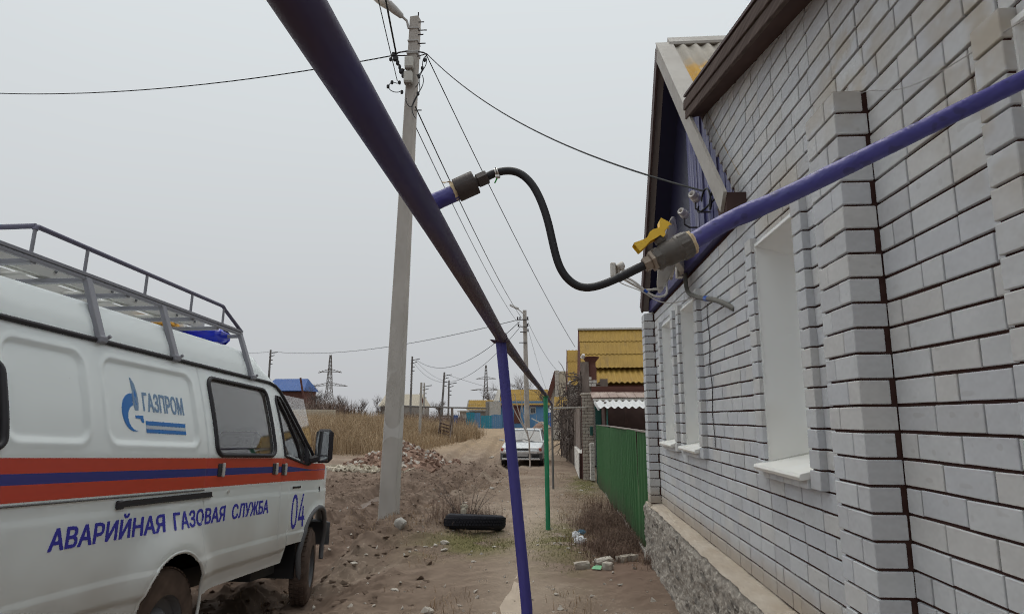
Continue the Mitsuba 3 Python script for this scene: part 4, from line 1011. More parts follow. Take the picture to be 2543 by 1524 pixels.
for i, (uc, s_) in enumerate(((0.02, -0.02), (0.02, -2 * HW + 0.02), (-2.73, 0.01), (-2.73, -2 * HW - 0.01))):
    k = number(van + "__wheel")
    sg = 1 if s_ > -1 else -1
    zc, R0 = 0.09, 0.40
    ax_ = VN * sg * math.cos(0.26) + VA * sg * math.sin(0.26) if i < 2 else VN * sg           # front wheels steered to the left
    pf = [(0.22, 0.0), (0.30, 0.0), (0.36, -0.006), (0.385, -0.022), (0.395, -0.04), (0.40, -0.06), (0.40, -0.14), (0.385, -0.17), (0.36, -0.185), (0.30, -0.19), (0.22, -0.19)]
    part(k, "tyre", MB().lathe(pf, vw(uc, s_, zc), ax_, 40), "m_mudtyre", smooth=40)
    part(k, "rim", MB().lathe([(0.225, -0.004), (0.21, -0.02), (0.20, -0.06), (0.14, -0.08), (0.10, -0.03), (0.0, -0.02)], vw(uc, s_, zc), ax_, 30), "m_vangrey", smooth=40)
    tr = MB()
    for a in np.arange(0, 6.283, 0.131):
        for w_ in (-0.05, -0.10, -0.15):
            f_ = np.cross(VU, ax_)
            o = vw(uc, s_, zc) + ax_ * w_ + (f_ * math.cos(a + w_) + VU * math.sin(a + w_)) * 0.402
            t_ = -f_ * math.sin(a + w_) + VU * math.cos(a + w_)
            tr.box(o, (0.036, 0.034, 0.010), np.stack([ax_, t_, np.cross(ax_, t_)], 1))
    part(k, "tread", tr, "m_mudtyre", smooth=False, kind="stuff")


# lettering laid on the side panel
def letters(key, txt, u0, u1, z0, h, m, bold=False, depth=0.003, lab=None):
    t = meshkit.text_mesh(txt, 1.0, 1.0, bold)
    v_ = np.asarray(t.vertices).copy()
    x0, x1 = v_[:, 0].min(), v_[:, 0].max()
    u = u0 + (v_[:, 0] - x0) / (x1 - x0) * (u1 - u0)
    z = z0 + v_[:, 1] * h
    o = side_s(u, z) + 0.0005 + depth * v_[:, 2]
    return part(van, key, MB().add(vw(u, o, z), t.faces), m, smooth=False, label=lab)


letters("lettering", "АВАРИЙНАЯ", -3.905, -2.875, 0.757, 0.115, "m_letter", True, lab="blue word АВАРИЙНАЯ")
letters("lettering", "ГАЗОВАЯ", -2.775, -2.03, 0.756, 0.115, "m_letter", True, lab="blue word ГАЗОВАЯ")
letters("lettering", "СЛУЖБА", -1.915, -1.235, 0.757, 0.115, "m_letter", True, lab="blue word СЛУЖБА")
letters("lettering", "04", -0.70, -0.365, 0.552, 0.335, "m_letter", lab="tall blue number 04")
letters("lettering", "ГАЗПРОМ", -3.125, -2.64, 1.585, 0.125, "m_logopale", True, lab="pale blue faded word ГАЗПРОМ")


def flat(key, poly, m, lab=None):
    mb = MB().prism(poly, (0, 0, 0), (1, 0, 0), (0, 1, 0), 1.0).mesh()
    from trimesh.remesh import subdivide_to_size
    v_, f_ = subdivide_to_size(mb.vertices, mb.faces, 0.12)
    return part(van, key, MB().add(vw(v_[:, 0], side_s(v_[:, 0], v_[:, 1]) + 0.0005 + 0.003 * (v_[:, 2] > 0.5), v_[:, 1]), f_), m, smooth=False, label=lab)


lg = number(van + "__logo")
bar_ = lambda z0, z1: Polygon([(-3.115, z0), (-2.645, z0 + 0.002), (-2.645, z1 + 0.002), (-3.115, z1)])
flat("logo__bar", bar_(1.485, 1.514), "m_logoblue"); flat("logo__bar", bar_(1.432, 1.458), "m_logoblue"); flat("logo__strip", bar_(1.46, 1.483), "m_logofaint")
cen = (-3.24, 1.535)
el = lambda a, b_, dx=0, dz=0, n=48: Polygon([(cen[0] + dx + a * math.cos(t), cen[1] + dz + b_ * math.sin(t)) for t in np.linspace(0, 2 * np.pi, n, endpoint=False)])
ringp = el(0.112, 0.128, 0, 0.03).difference(el(0.086, 0.086, 0.028, -0.006))
ringp = ringp.difference(sbox(-3.235, 1.565, -3.0, 1.9)).union(Polygon([(-3.22, 1.545), (-3.14, 1.548), (-3.135, 1.50), (-3.155, 1.50), (-3.17, 1.525), (-3.22, 1.528)])).difference(sbox(-3.235, 1.548, -3.0, 1.7))
flat("logo__ring", ringp.buffer(0), "m_logoblue")
flat("logo__flame", Polygon([(-3.215, 1.585), (-3.228, 1.66), (-3.222, 1.72), (-3.232, 1.80), (-3.20, 1.76), (-3.182, 1.70), (-3.178, 1.64), (-3.185, 1.585)]).buffer(0.004), "m_logopale")
flat("logo__flame", Polygon([(-3.205, 1.62), (-3.215, 1.68), (-3.205, 1.725), (-3.190, 1.69), (-3.190, 1.62)]), "m_logoblue")

# roof rack
rk = number(van + "__roof_rack")
SR_ = -0.33                                  # rail position, inside the side plane
bar2 = lambda mb, a, b_, w_, h_: mb.bar(vw(*a), vw(*b_), w_, h_, up=VU, bev=0.003)
for sg in (SR_, -2 * HW - SR_):
    part(rk, "side_rail", bar2(bar2(MB(), (-4.9, sg, 2.425), (-1.42, sg, 2.445), 0.03, 0.024), (-4.9, sg, 2.455), (-1.42, sg, 2.475), 0.03, 0.024), "m_rack", smooth=False)
    part(rk, "top_rail", MB().tube(vw(np.array([-3.99, -3.985, -3.97, -1.82, -1.80, -1.77, -1.44]), np.array([sg] * 7), np.array([2.615, 2.635, 2.64, 2.645, 2.64, 2.62, 2.48])), 0.0165, 10), "m_rackblue", smooth=60)
    for u_ in (-3.99, -3.55, -2.92, -2.31, -1.79): part(rk, "post", MB().tube([vw(u_, sg, 2.46), vw(u_, sg, 2.635)], 0.011, 8), "m_rack", smooth=60)
    for u_ in (-4.4, -3.52, -2.695, -1.45):
        o = -0.165 if sg > -1 else -2 * HW + 0.165
        part(rk, "foot", bar2(MB(), (u_, sg, 2.44), (u_ + 0.01, o, 2.01), 0.06, 0.035).box(vw(u_ + 0.01, o, 2.02), (0.05, 0.07, 0.05), np.stack([VN, VA, VU], 1), 0.01).tube([vw(u_ + 0.05, o, 2.03), vw(u_ + 0.05, o + 0.03 * (1 if sg > -1 else -1), 2.05)], 0.012, 6), "m_rack", smooth=False)
for u_ in (-4.4, -3.96, -3.52, -3.1, -2.695, -2.26, -1.86, -1.45):
    part(rk, "crossbar", bar2(MB(), (u_, SR_, 2.425), (u_, -2 * HW - SR_, 2.425), 0.045, 0.03), "m_rack", smooth=False)
part(rk, "top_rail", MB().tube([vw(-3.99, SR_, 2.64), vw(-3.99, -2 * HW - SR_, 2.64)], 0.0165, 10), "m_rackblue", smooth=60)
part(van, "beacon", MB().box(vw(-1.50, -HW, 2.42), (1.10, 0.26, 0.14), np.stack([VN, VA, VU], 1), 0.04), "m_beacon", smooth=40, label="blue warning light bar")
ld = thing("ladder", "pale aluminium ladder lying on the van's roof rack", "ladder")
for s_ in (-0.62, -1.02):
    part(ld, "stile", bar2(MB(), (-4.7, s_, 2.49), (-1.62, s_, 2.51), 0.03, 0.095), "m_alu", smooth=False)
    part(ld, "stile", bar2(MB(), (-4.5, s_ - 0.06, 2.485), (-1.9, s_ - 0.06, 2.505), 0.028, 0.085), "m_alu", smooth=False)
for u_ in np.arange(-4.6, -1.6, 0.28):
    part(ld, "rung", MB().tube([vw(u_, -0.60, 2.50), vw(u_, -1.10, 2.50)], 0.015, 8), "m_alu")
for u_ in np.arange(-4.6, -1.6, 0.28): part(ld, "rivet", MB().tube([vw(u_, -0.595, 2.505), vw(u_, -0.603, 2.505)], 0.013, 8), "m_vangrey")
bn = thing("tool_bundle", "small orange and white bundle strapped at the front of the van's roof rack", "bundle")
part(bn, "cloth", MB().hull([vw(-1.95 + a, -0.78 + b_, c) for a, b_, c in ((0, 0, 2.47), (0.24, 0, 2.46), (0.25, -0.3, 2.46), (0, -0.3, 2.47), (0.05, -0.05, 2.60), (0.19, -0.07, 2.57), (0.12, -0.2, 2.62))]), "m_orange", smooth=30)
part(bn, "white_wrap", MB().hull([vw(-1.70 + a, -0.76 + b_, c) for a, b_, c in ((0, 0, 2.46), (0.10, 0, 2.46), (0.10, -0.3, 2.46), (0, -0.3, 2.46), (0.03, -0.05, 2.57), (0.08, -0.2, 2.54))]), "m_boxgrey", smooth=30)

# ---------------------------------------------------------------- yard fence and gate beyond the house
fe = thing("sheet_fence", "bright green corrugated sheet fence between the brick house and the gate", "fence")
ys = [8.78, 9.75, 10.9, 12.0, 13.9, 16.0, 18.5]
xs = lambda y: 1.20 - 0.05 * (y - 8.8) / 9.7 + 0.012 * np.sin(y * 1.7)
for a, b in zip(ys[:-1], ys[1:]):
    yy, zz = np.meshgrid(np.arange(a + 0.004, b - 0.004, 0.026), np.linspace(-0.02, 1, 7), indexing="ij")
    top = 1.60 + 0.012 * rng.normal()
    ph = (yy / 0.26) % 1
    rib = 0.028 * np.clip(np.minimum(ph / 0.12, (0.45 - ph) / 0.12), 0, 1)
    part(fe, "panel", MB().grid(np.stack([xs(yy) - rib + rng.uniform(-0.008, 0.008) - 0.02 * zz * rng.uniform(-1, 1), yy, zz * top], -1)), "m_greenfence", smooth=False)
part(fe, "top_rail", MB().bar((1.195, 8.78, 1.615), (1.15, 13.9, 1.62), 0.05, 0.02).bar((1.15, 13.92, 1.622), (1.14, 18.5, 1.60), 0.045, 0.02), "m_greytrim", smooth=False)
part(fe, "kerb", MB().box((1.19, 13.6, 0.0), (0.08, 9.6, 0.12)), "m_palepole", smooth=False)
gt = thing("gate_leaf", "dark green sheet metal gate leaf beside the brick pillar", "gate")
part(gt, "sheet", MB().box((1.185, 18.62, 1.06), (0.15, 0.03, 2.1)).box((1.30, 18.66, 1.85), (0.1, 0.05, 0.5)), "m_darkgreen", smooth=False)
part(gt, "frame", MB().box((1.27, 16.4, 1.75), (0.035, 0.035, 0.6)).box((1.10, 18.6, 2.09), (0.02, 0.05, 0.08)), "m_teal", smooth=False)
part(gt, "bracket", MB().box((1.18, 18.58, 2.06), (0.13, 0.02, 0.03)), "m_teal", smooth=False)
mbx = one("mail_box", MB().box((1.03, 19.35, 1.42), (0.08, 0.22, 0.26), bev=0.01), "m_darkgreen", "small dark green box on the brick gate pillar", "mailbox")
pk = thing("gate_pillar", "weathered brick gate pillar with a low brick wall beside it", "pillar")
part(pk, "core", MB().box((0.945, 19.75, 1.2), (0.35, 0.5, 2.42)), "m_bed", smooth=False)
for k in range(26):
    z = 0.02 + 0.094 * k
    m_ = "m_pillar" if k > 6 else "m_pillar"
    for a, b in (((0.77, 0.945), (0.945, 1.12)) if k % 2 else ((0.77, 0.86), (0.86, 1.12))):
        part(pk, "brick", MB().box(((a + b) / 2, 19.75, z + 0.042), (b - a - 0.01, 0.52 + rng.uniform(-0.012, 0.012), 0.084), bev=0.006), m_, smooth=False)
part(pk, "cap", MB().box((0.95, 19.75, 2.49), (0.42, 0.56, 0.06), bev=0.02), "m_pillar", smooth=False)
for k in range(8):
    z = 0.02 + 0.094 * k
    y = 20.05
    while y < 24.6:
        l = 0.25 if rng.random() > 0.2 else 0.12
        part(pk, "wall_brick", MB().box((0.76, y + l / 2, z + 0.04), (0.18, l - 0.012, 0.082)), "m_pillarwhite", smooth=False)
        y += l + 0.01
part(pk, "low_wall", MB().box((0.77, 22.3, 0.37), (0.15, 4.5, 0.74)), "m_bed", smooth=False)
for k in range(11):
    z = 0.05 + 0.094 * k
    part(pk, "wall_brick", MB().box((1.03, 19.2, z + 0.04), (0.12, 0.42, 0.082)), "m_pillarwhite", smooth=False)
fw_ = thing("board_fence", "old grey wooden board fence behind the pillar", "fence")
y = 24.6
i = 0
while y < 33:
    w_ = rng.uniform(0.14, 0.24); h_ = 2.25 + rng.uniform(-0.25, 0.22)
    x = 0.72 - 0.055 * (y - 24.6)
    part(fw_, "board", MB().box((x, y + w_ / 2, h_ / 2), (0.03, w_ - 0.008, h_), np.array([[1, rng.uniform(-0.05, 0.05), 0], [0, 1, rng.uniform(-0.03, 0.03)], [0, 0, 1]])), "m_greywood", smooth=False)
    y += w_
part(fw_, "cross_board", MB().bar((0.74, 20.1, 1.5), (0.74, 24.4, 1.45), 0.03, 1.3), "m_greywood", smooth=False)

# shed with a corrugated awning, and the slate strip above it
sd_ = thing("yard_shed", "dark open shed with a wavy white awning over the yard fence", "shed")
xx, t_ = np.meshgrid(np.arange(1.02, 4.2, 0.02), np.linspace(0, 1, 5), indexing="ij")
part(sd_, "awning", MB().grid(np.stack([xx + 0.0 * t_, 17.4 - 1.4 * t_, 2.24 - 0.20 * t_ + 0.026 * np.cos((xx - 1) * 2 * np.pi / 0.17)], -1)), "m_greysheet", smooth=True)
part(sd_, "side_trim", MB().bar((1.02, 17.4, 2.20), (1.04, 16.0, 2.0), 0.03, 0.06), "m_greysheet", smooth=False)
part(sd_, "wall", MB().box((2.9, 18.1, 1.1), (3.3, 0.05, 2.2)).box((1.28, 17.5, 1.1), (0.05, 1.1, 2.2)), "m_soffit", smooth=False)
for i, x in enumerate((1.9, 2.6, 3.3)): part(sd_, "post", MB().box((x, 17.9, 1.1), (0.07, 0.07, 2.2)), "m_soffit", smooth=False)
sl_ = number(sd_ + "__slate_roof")
for i in range(14):
    x = 1.12 + 0.245 * i
    part(sl_, "slate", MB().hull([(x - 0.115 + dx, 18.2 + 0.85 * t + rng.uniform(-0.02, 0.02), 2.335 + 0.17 * t + dz + rng.uniform(0, 0.012)) for dx in (0, 0.235) for t in (0, 1) for dz in (0, 0.014)]), "m_slate", smooth=False)
part(sd_, "eave_board", MB().box((2.85, 18.16, 2.29), (3.65, 0.03, 0.06)), "m_boxgrey", smooth=False)
part(sd_, "ridge_wall", MB().box((2.75, 19.3, 2.5), (3.4, 0.05, 0.40)), "m_redbrown", smooth=False)


def sheet_roof(parent, name, x0, x1, y0, z0, y1, z1, pitch, amp, m, rows=3, th=0.02):
    """A corrugated roof slope from the eave (y0, z0) up to (y1, z1), in overlapping rows of sheets."""
    for r in range(rows):
        a, b = r / rows, (r + 1.06) / rows if r < rows - 1 else 1.0
        xx, t_ = np.meshgrid(np.arange(x0, x1 + pitch / 8, pitch / 8), np.linspace(a, b, 3), indexing="ij")
        zz = z0 + (z1 - z0) * t_ + amp * np.cos(xx * 2 * np.pi / pitch) + 0.02 * (rows - r) / rows * 0 + (b - t_) * 0.10
        k = part(parent, name, MB().grid(np.stack([xx, y0 + (y1 - y0) * t_, zz], -1)), m, smooth=True)


hc_ = thing("yellow_roof_house", "house with a tall ochre corrugated roof behind the yard shed", "house")
sheet_roof(hc_, "roof_sheet", 1.02, 6.5, 23.7, 2.95, 24.9, 3.62, 0.2, 0.026, "m_yroof", 1)
sheet_roof(hc_, "roof_sheet", 0.98, 6.5, 24.6, 3.62, 26.6, 5.34, 0.17, 0.011, "m_yroof", 3)
part(hc_, "ridge", MB().box((2.3, 26.6, 5.38), (2.7, 0.2, 0.07)).box((5.0, 26.6, 5.38), (2.7, 0.2, 0.09)), "m_boxgrey", smooth=False)
part(hc_, "wall", MB().box((3.8, 27, 1.5), (5.4, 4.6, 2.9)), "m_wallgrey", smooth=False)
part(hc_, "gable_edge", MB().hull([(0.96, 24.5, 3.6), (0.96, 26.6, 5.36), (1.0, 26.6, 5.36), (0.96, 24.5, 3.35), (1.0, 24.5, 3.35), (0.96, 26.7, 5.1), (1.0, 28.9, 3.4), (0.96, 28.9, 3.4)]), "m_redbrown", smooth=False)
part(hc_, "back_roof", MB().hull([(0.98, 26.6, 5.34), (6.5, 26.6, 5.34), (0.98, 29.4, 3.0), (6.5, 29.4, 3.0), (0.98, 29.4, 2.95), (6.5, 29.4, 2.95)]), "m_yroof", smooth=False)
part(hc_, "eave_wall", MB().box((3.85, 24.1, 2.75), (5.3, 0.06, 0.45)), "m_redbrown", smooth=False)
ch = thing("chimney", "stubby brown chimney on white bricks beside the ochre roof", "chimney")
part(ch, "stack", MB().lathe([(0.2, 3.0), (0.2, 3.55), (0.17, 3.62), (0.17, 3.75), (0.29, 3.9), (0.31, 3.94), (0.10, 3.94)], (1.28, 23.4, 0), (0, 0, 1), 14), "m_redbrown", smooth=40)
for z, x in ((2.98, 1.2), (2.98, 1.36), (3.10, 1.21), (3.10, 1.38), (3.22, 1.2)):
    part(ch, "brick", MB().box((x, 23.2, z - 0.05), (0.15, 0.13, 0.10), bev=0.01), "m_pillarwhite", smooth=False)
part(ch, "base", MB().box((1.42, 23.45, 2.6), (0.8, 0.4, 0.62)).box((1.72, 23.4, 2.98), (0.26, 0.3, 0.35)).box((1.50, 23.3, 2.98), (0.6, 0.1, 0.05)), "m_greywood", smooth=False)
gp = thing("gate_post", "stout grey wooden post wrapped in dry vines by the ochre roof", "post")
part(gp, "post", MB().tube([(1.06, 23.2, -0.1), (1.05, 23.2, 2.4), (1.04, 23.2, 3.75)], [0.15, 0.17, 0.15], 12), "m_greywood", smooth=40)
part(gp, "hump", MB().hull([(0.88 + 0.12 * math.cos(a) * b, 23.3 + 0.2 * math.sin(a), 2.55 + 1.0 * (1 - b) + 0.1 * math.sin(3 * a)) for a in np.linspace(0, 6, 9) for b in (1.2, 1, 0.5, 0.2)]), "m_greywood", smooth=40)
for i, (p_, lb) in enumerate((((0.98, 23.0, 3.93), "white insulator at the wire end by the brown chimney"), ((0.55, 25.0, 3.1), "white insulator among the dry vines over the board fence"))):
    k = one("insulator", MB().lathe([(0, 0.1), (0.05, 0.09), (0.07, 0.03), (0.05, 0), (0.075, -0.05), (0, -0.06)], p_, (0.3, -0.5, 0.6), 12), "m_ceramic", lb, "insulator", smooth=40)

# farther houses on the right of the street
hd = thing("yellow_roof_house", "narrow house end with an ochre roof just left of the tall ochre roof", "house")
sheet_roof(hd, "roof_sheet", 0.75, 4, 38.5, 3.6, 40.5, 5.95, 0.22, 0.02, "m_yroof", 3)
part(hd, "gable_edge", MB().hull([(0.60, 38.2, 3.3), (0.72, 38.2, 3.3), (0.72, 40.5, 5.98), (0.76, 40.5, 5.98), (0.60, 38.4, 3.0), (0.72, 42.9, 3.3), (0.76, 42.9, 3.3)]), "m_redbrown", smooth=False)
part(hd, "wall", MB().box((2.6, 40.6, 1.8), (3.7, 4, 3.4)), "m_wallgrey", smooth=False)
he = thing("grey_gable_house", "small grey gabled house with a pale chimney pipe, far down the street", "house")
part(he, "wall", MB().hull([(-0.35, 50, 0.2), (1.6, 50, 0.2), (-0.35, 50, 3.6), (1.6, 50, 5.2), (0.1, 50, 5.25), (-0.35, 54, 0.2), (1.6, 54, 0.2), (-0.35, 54, 3.6), (0.1, 54, 5.25), (1.6, 54, 5.25)]), "m_wallpale", smooth=False)
part(he, "verge", MB().bar((-0.62, 49.9, 3.0), (0.1, 49.9, 5.3), 0.35, 0.12, up=(0, 1, 0)), "m_redbrown", smooth=False)
part(he, "pipe", MB().tube([(0.12, 49.8, 3.2), (0.12, 49.8, 5.35)], 0.16, 10), "m_wallpale")
part(he, "front", MB().box((0.75, 49.8, 4.2), (0.9, 0.1, 2.2)), "m_farpale", smooth=False)
sheet_roof(he, "roof_sheet", -0.1, 1.4, 47.5, 2.35, 49.2, 3.35, 0.25, 0.02, "m_yroof", 2)
ha = thing("blue_walled_house", "low house with a long ochre roof and blue walls across the end of the street", "house")
Y = 86.0
part(ha, "wall", MB().box((-4.3, Y + 3.2, 2.2), (6.6, 5, 3.6)), "m_bluelight", smooth=False, label="faded blue wall")
part(ha, "wall", MB().box((-8.3, Y + 3.2, 2.2), (2.0, 5, 3.6)), "m_wallgrey", smooth=False, label="grey end wall")
sheet_roof(ha, "roof_sheet", -7.4, -1.0, Y + 0.4, 3.45, Y + 3.2, 5.6, 0.3, 0.02, "m_yroof", 3)
sheet_roof(ha, "roof_sheet", -1.2, 0.6, Y + 0.2, 3.35, Y + 1.8, 4.4, 0.3, 0.02, "m_yroof", 1)
part(ha, "gable", MB().hull([(-7.5, Y + 0.6, 3.4), (-7.5, Y + 3.2, 5.6), (-7.5, Y + 5.8, 3.4), (-8.6, Y + 2.0, 3.5), (-8.6, Y + 5.8, 3.4), (-7.9, Y + 3.2, 5.62)]), "m_wallpale", smooth=False)
part(ha, "back_roof", MB().hull([(-7.4, Y + 3.2, 5.6), (-1.0, Y + 3.2, 5.6), (-7.4, Y + 6, 3.4), (-1, Y + 6, 3.4), (-7.4, Y + 6, 3.3)]), "m_yroof", smooth=False)
part(ha, "fascia", MB().box((-4, Y + 0.38, 3.38), (7, 0.06, 0.12)), "m_redbrown", smooth=False)
k = part(ha, "window", MB().box((-3.0, Y + 0.66, 2.75), (0.75, 0.08, 0.9)), "m_wallpale", smooth=False)
part(k, "pane", MB().box((-3.16, Y + 0.60, 2.75), (0.28, 0.03, 0.65)).box((-2.84, Y + 0.60, 2.75), (0.28, 0.03, 0.65)), "m_glassdark", smooth=False)
part(ha, "porch_wall", MB().box((-8.0, Y + 0.4, 2.2), (1.5, 0.3, 3.4)), "m_wallpale", smooth=False)
part(ha, "door", MB().box((-5.1, Y + 0.65, 2.2), (0.8, 0.1, 2.2)), "m_redbrown", smooth=False)
bf = thing("blue_fence", "patchy blue and teal board fence before the low ochre roofed house", "fence")
for x0, x1, z1, m_ in ((-13.3, -12.5, 1.9, "m_bluepaint"), (-11.4, -10.4, 2.25, "m_tealfence"), (-10.4, -9.6, 2.2, "m_bluelight"), (-9.5, -8.2, 1.85, "m_tealfence"), (-8.2, -7.0, 1.95, "m_bluelight"), (-2.8, -1.6, 2.1, "m_bluelight"), (-1.6, 0.8, 2.2, "m_bluepaint")):
    x = x0
    while x < x1 - 0.02:
        part(bf, "board", MB().box((x + 0.14, 83.2, 0.35 + (z1) / 2 - 0.1), (0.26, 0.04, z1 + rng.uniform(-0.05, 0.05) - (0.9 if -11.5 < x < -9.6 else 0.0) * 0)), m_, smooth=False)
        x += 0.28
hb_ = thing("yellow_roof_house", "small far house with a mustard roof left of the blue walled house", "house")
sheet_roof(hb_, "roof_sheet", -13.0, -8.8, 96, 3.0, 98, 4.45, 0.3, 0.02, "m_yroof", 2)
part(hb_, "wall", MB().box((-11.0, 98.5, 1.9), (3.9, 4, 2.3)), "m_wallgrey", smooth=False)
part(hb_, "gable", MB().hull([(-13.0, 96, 3.0), (-13.0, 98, 4.5), (-13.3, 97, 3.0), (-13.2, 98, 4.4), (-13.2, 100, 3.0)]), "m_wallgrey", smooth=False)
part(hb_, "eave", MB().box((-10.8, 95.9, 2.9), (4.4, 0.1, 0.18)), "m_wallpale", smooth=False)
part(hb_, "porch", MB().box((-13.4, 95.5, 2.0), (1.1, 1, 1.8)).box((-13.5, 95.2, 2.75), (1.6, 1.2, 0.14)), "m_wallpale", smooth=False)
hb_ = thing("blue_roof_house", "far dark house under a plain blue roof behind brown brush", "house")
part(hb_, "roof", MB().hull([(-48.5, 110, 8.55), (-42.7, 110, 8.55), (-49.5, 106.5, 6.4), (-41.9, 106.5, 6.4), (-49.5, 113.5, 6.4), (-41.9, 113.5, 6.4), (-49.5, 106.5, 6.3), (-41.9, 106.5, 6.3)]), "m_blueroof", smooth=False)
part(hb_, "wall", MB().hull([(x, y, z) for x in (-49, -42.3) for y in (107, 113) for z in (0, 6.4)]), "m_redbrown", smooth=False)
part(hb_, "verge", MB().bar((-42.6, 106.4, 8.5), (-41.8, 106.2, 5.0), 0.3, 0.12, up=(0, 1, 0)), "m_redbrown", smooth=False)
hg = thing("grey_roof_house", "far house with a pale grey sheet roof behind the reeds", "house")
part(hg, "roof", MB().hull([(-26.3, 100, 5.45), (-20.4, 100, 5.45), (-26.8, 97.5, 3.6), (-19.7, 97.5, 3.6), (-26.8, 102.5, 3.6), (-19.7, 102.5, 3.6)]), "m_farpale", smooth=False)
part(hg, "wall", MB().box((-23.2, 100, 1.8), (6.6, 4.6, 3.6)), "m_wallgrey", smooth=False)
part(hg, "verge", MB().bar((-20.4, 97.6, 5.5), (-19.6, 97.4, 3.2), 0.25, 0.25, up=(0, 1, 0)), "m_redbrown", smooth=False)
k = one("low_wall", MB().hull([(-27.5, 60, 0.3), (-27.5, 60, 2.66), (-20.6, 60, 0.3), (-20.6, 60, 2.6), (-27.5, 60.3, 0.3), (-20.6, 60.3, 2.6), (-27.5, 60.3, 2.66)]), "m_farpale", "long low pale wall behind the reeds on the left", "wall", smooth=False)

# far poles, pylons, pipeline
pn = thing("lamp_pole", "second concrete pole with a lamp arm, standing behind the parked car", "power pole")
part(pn, "column", taper(np.array([-1.80, 42, -0.2]), np.array([-1.95, 42, 8.75]), 0.34, 0.22, 0.28, 0.2, 0.2, 0.02), "m_concrete", smooth=False)
b = MB()
for z, w_ in ((8.1, 0.75), (7.65, 0.6), (7.3, 0.4), (6.6, 0.5)): b.box((-1.95 - 0.1, 41.8, z), (w_, 0.05, 0.05))
for dx, z in ((-0.45, 8.2), (-0.3, 8.2), (0.2, 8.2), (0.2, 7.75), (-0.4, 7.72), (0.22, 7.4)): b.box((-1.95 + dx, 41.75, z), (0.09, 0.08, 0.18))
part(pn, "crossarm", b, "m_hardware", smooth=False)
part(pn, "lamp", MB().tube([(-1.97, 41.8, 8.45), (-2.4, 41.5, 8.8)], 0.03, 6).hull([(-2.35 - 0.5 * t + a, 41.5, 8.80 + 0.25 * t + c) for t in (0, 1) for a in (-0.05, 0.05) for c in (-0.08, 0.05)] + [(-2.6, 41.35, 8.85), (-2.6, 41.65, 8.85)]), "m_lampgrey", smooth=False)
POLES = [((-17.95, 80, 0), (-17.83, 80, 9.4), 0.28, "m_darkpole", "dark far pole with a forked top right of the concrete pole"), ((-16.2, 80, 0), (-16.25, 80, 6.1), 0.24, "m_palepole", "thin pale far post beside the grey roof house"),
         ((-15.0, 85, 0), (-14.6, 85, 7.75), 0.3, "m_darkpole", "slightly leaning far grey pole, left one of a pair"), ((-13.2, 80, 0), (-13.15, 80, 6.4), 0.24, "m_darkpole", "thin far pole hung with fittings, right one of a pair"),
         ((-36.2, 80, 0), (-36.1, 80, 10.4), 0.3, "m_darkpole", "far pole standing behind the van's windscreen pillar"), ((-9.6, 46, 0), (-9.55, 46, 4.3), 0.2, "m_palepole", "short bare wooden post in the reeds")]
PT = []
for i, (a, b_, w_, m_, lb) in enumerate(POLES):
    k = thing("far_pole" if i != 5 else "reed_post", lb, "pole")
    part(k, "column", MB().tube([a, b_], [w_ * 0.55, w_ * 0.4], 8), m_)
    if i != 5:
        b = MB()
        for dz, l in ((-0.5, 1.0), (-0.9, 0.6)): b.bar(np.array(b_) + (-0.15, 0, dz), np.array(b_) + (l, -0.2, dz + 0.18), 0.08, 0.08)
        for dz in (-1.3, -1.8): b.box(np.array(b_) + (0.18, 0, dz), (0.3, 0.1, 0.1))
        part(k, "crossarm", b, "m_hardware", smooth=False)
    PT.append(np.array(b_))
wire((-2.3, 42, 8.0), PT[0] + (0.5, 0, -0.4), 1.9, 0.022, "far wire sagging from the lamp pole to the forked pole, upper")
wire((-2.3, 42, 7.6), PT[0] + (0.3, 0, -0.9), 2.9, 0.016, "far wire sagging from the lamp pole to the forked pole, lower")
wire((-2.35, 42, 8.15), PT[4] + (0, 0, -0.2), 1.0, 0.022, "long far wire from the lamp pole to the pole behind the van")
wire(PT[4] + (-0.2, 0, -0.3), (-62, 60, 8.6), 0.5, 0.02, "far wire running left behind the van's roof")
wire(PT[0] + (0.3, 0, -0.4), (-13.2, 80, 6.2), 0.5, 0.014, "far wire between the forked pole and the thin pole")
wire(PT[2] + (0.3, 0, -0.3), (-3, 120, 5.5), 0.4, 0.02, "far wire running right from the leaning pole")
wire((-1.75, 42, 8.0), (0.12, 50, 5.4), 0.3, 0.011, "service wire from the lamp pole to the grey gabled house")
wire((-1.75, 42, 7.6), (-0.55, 60, 3.6), 0.3, 0.009, "fainter service wire from the lamp pole down the street")
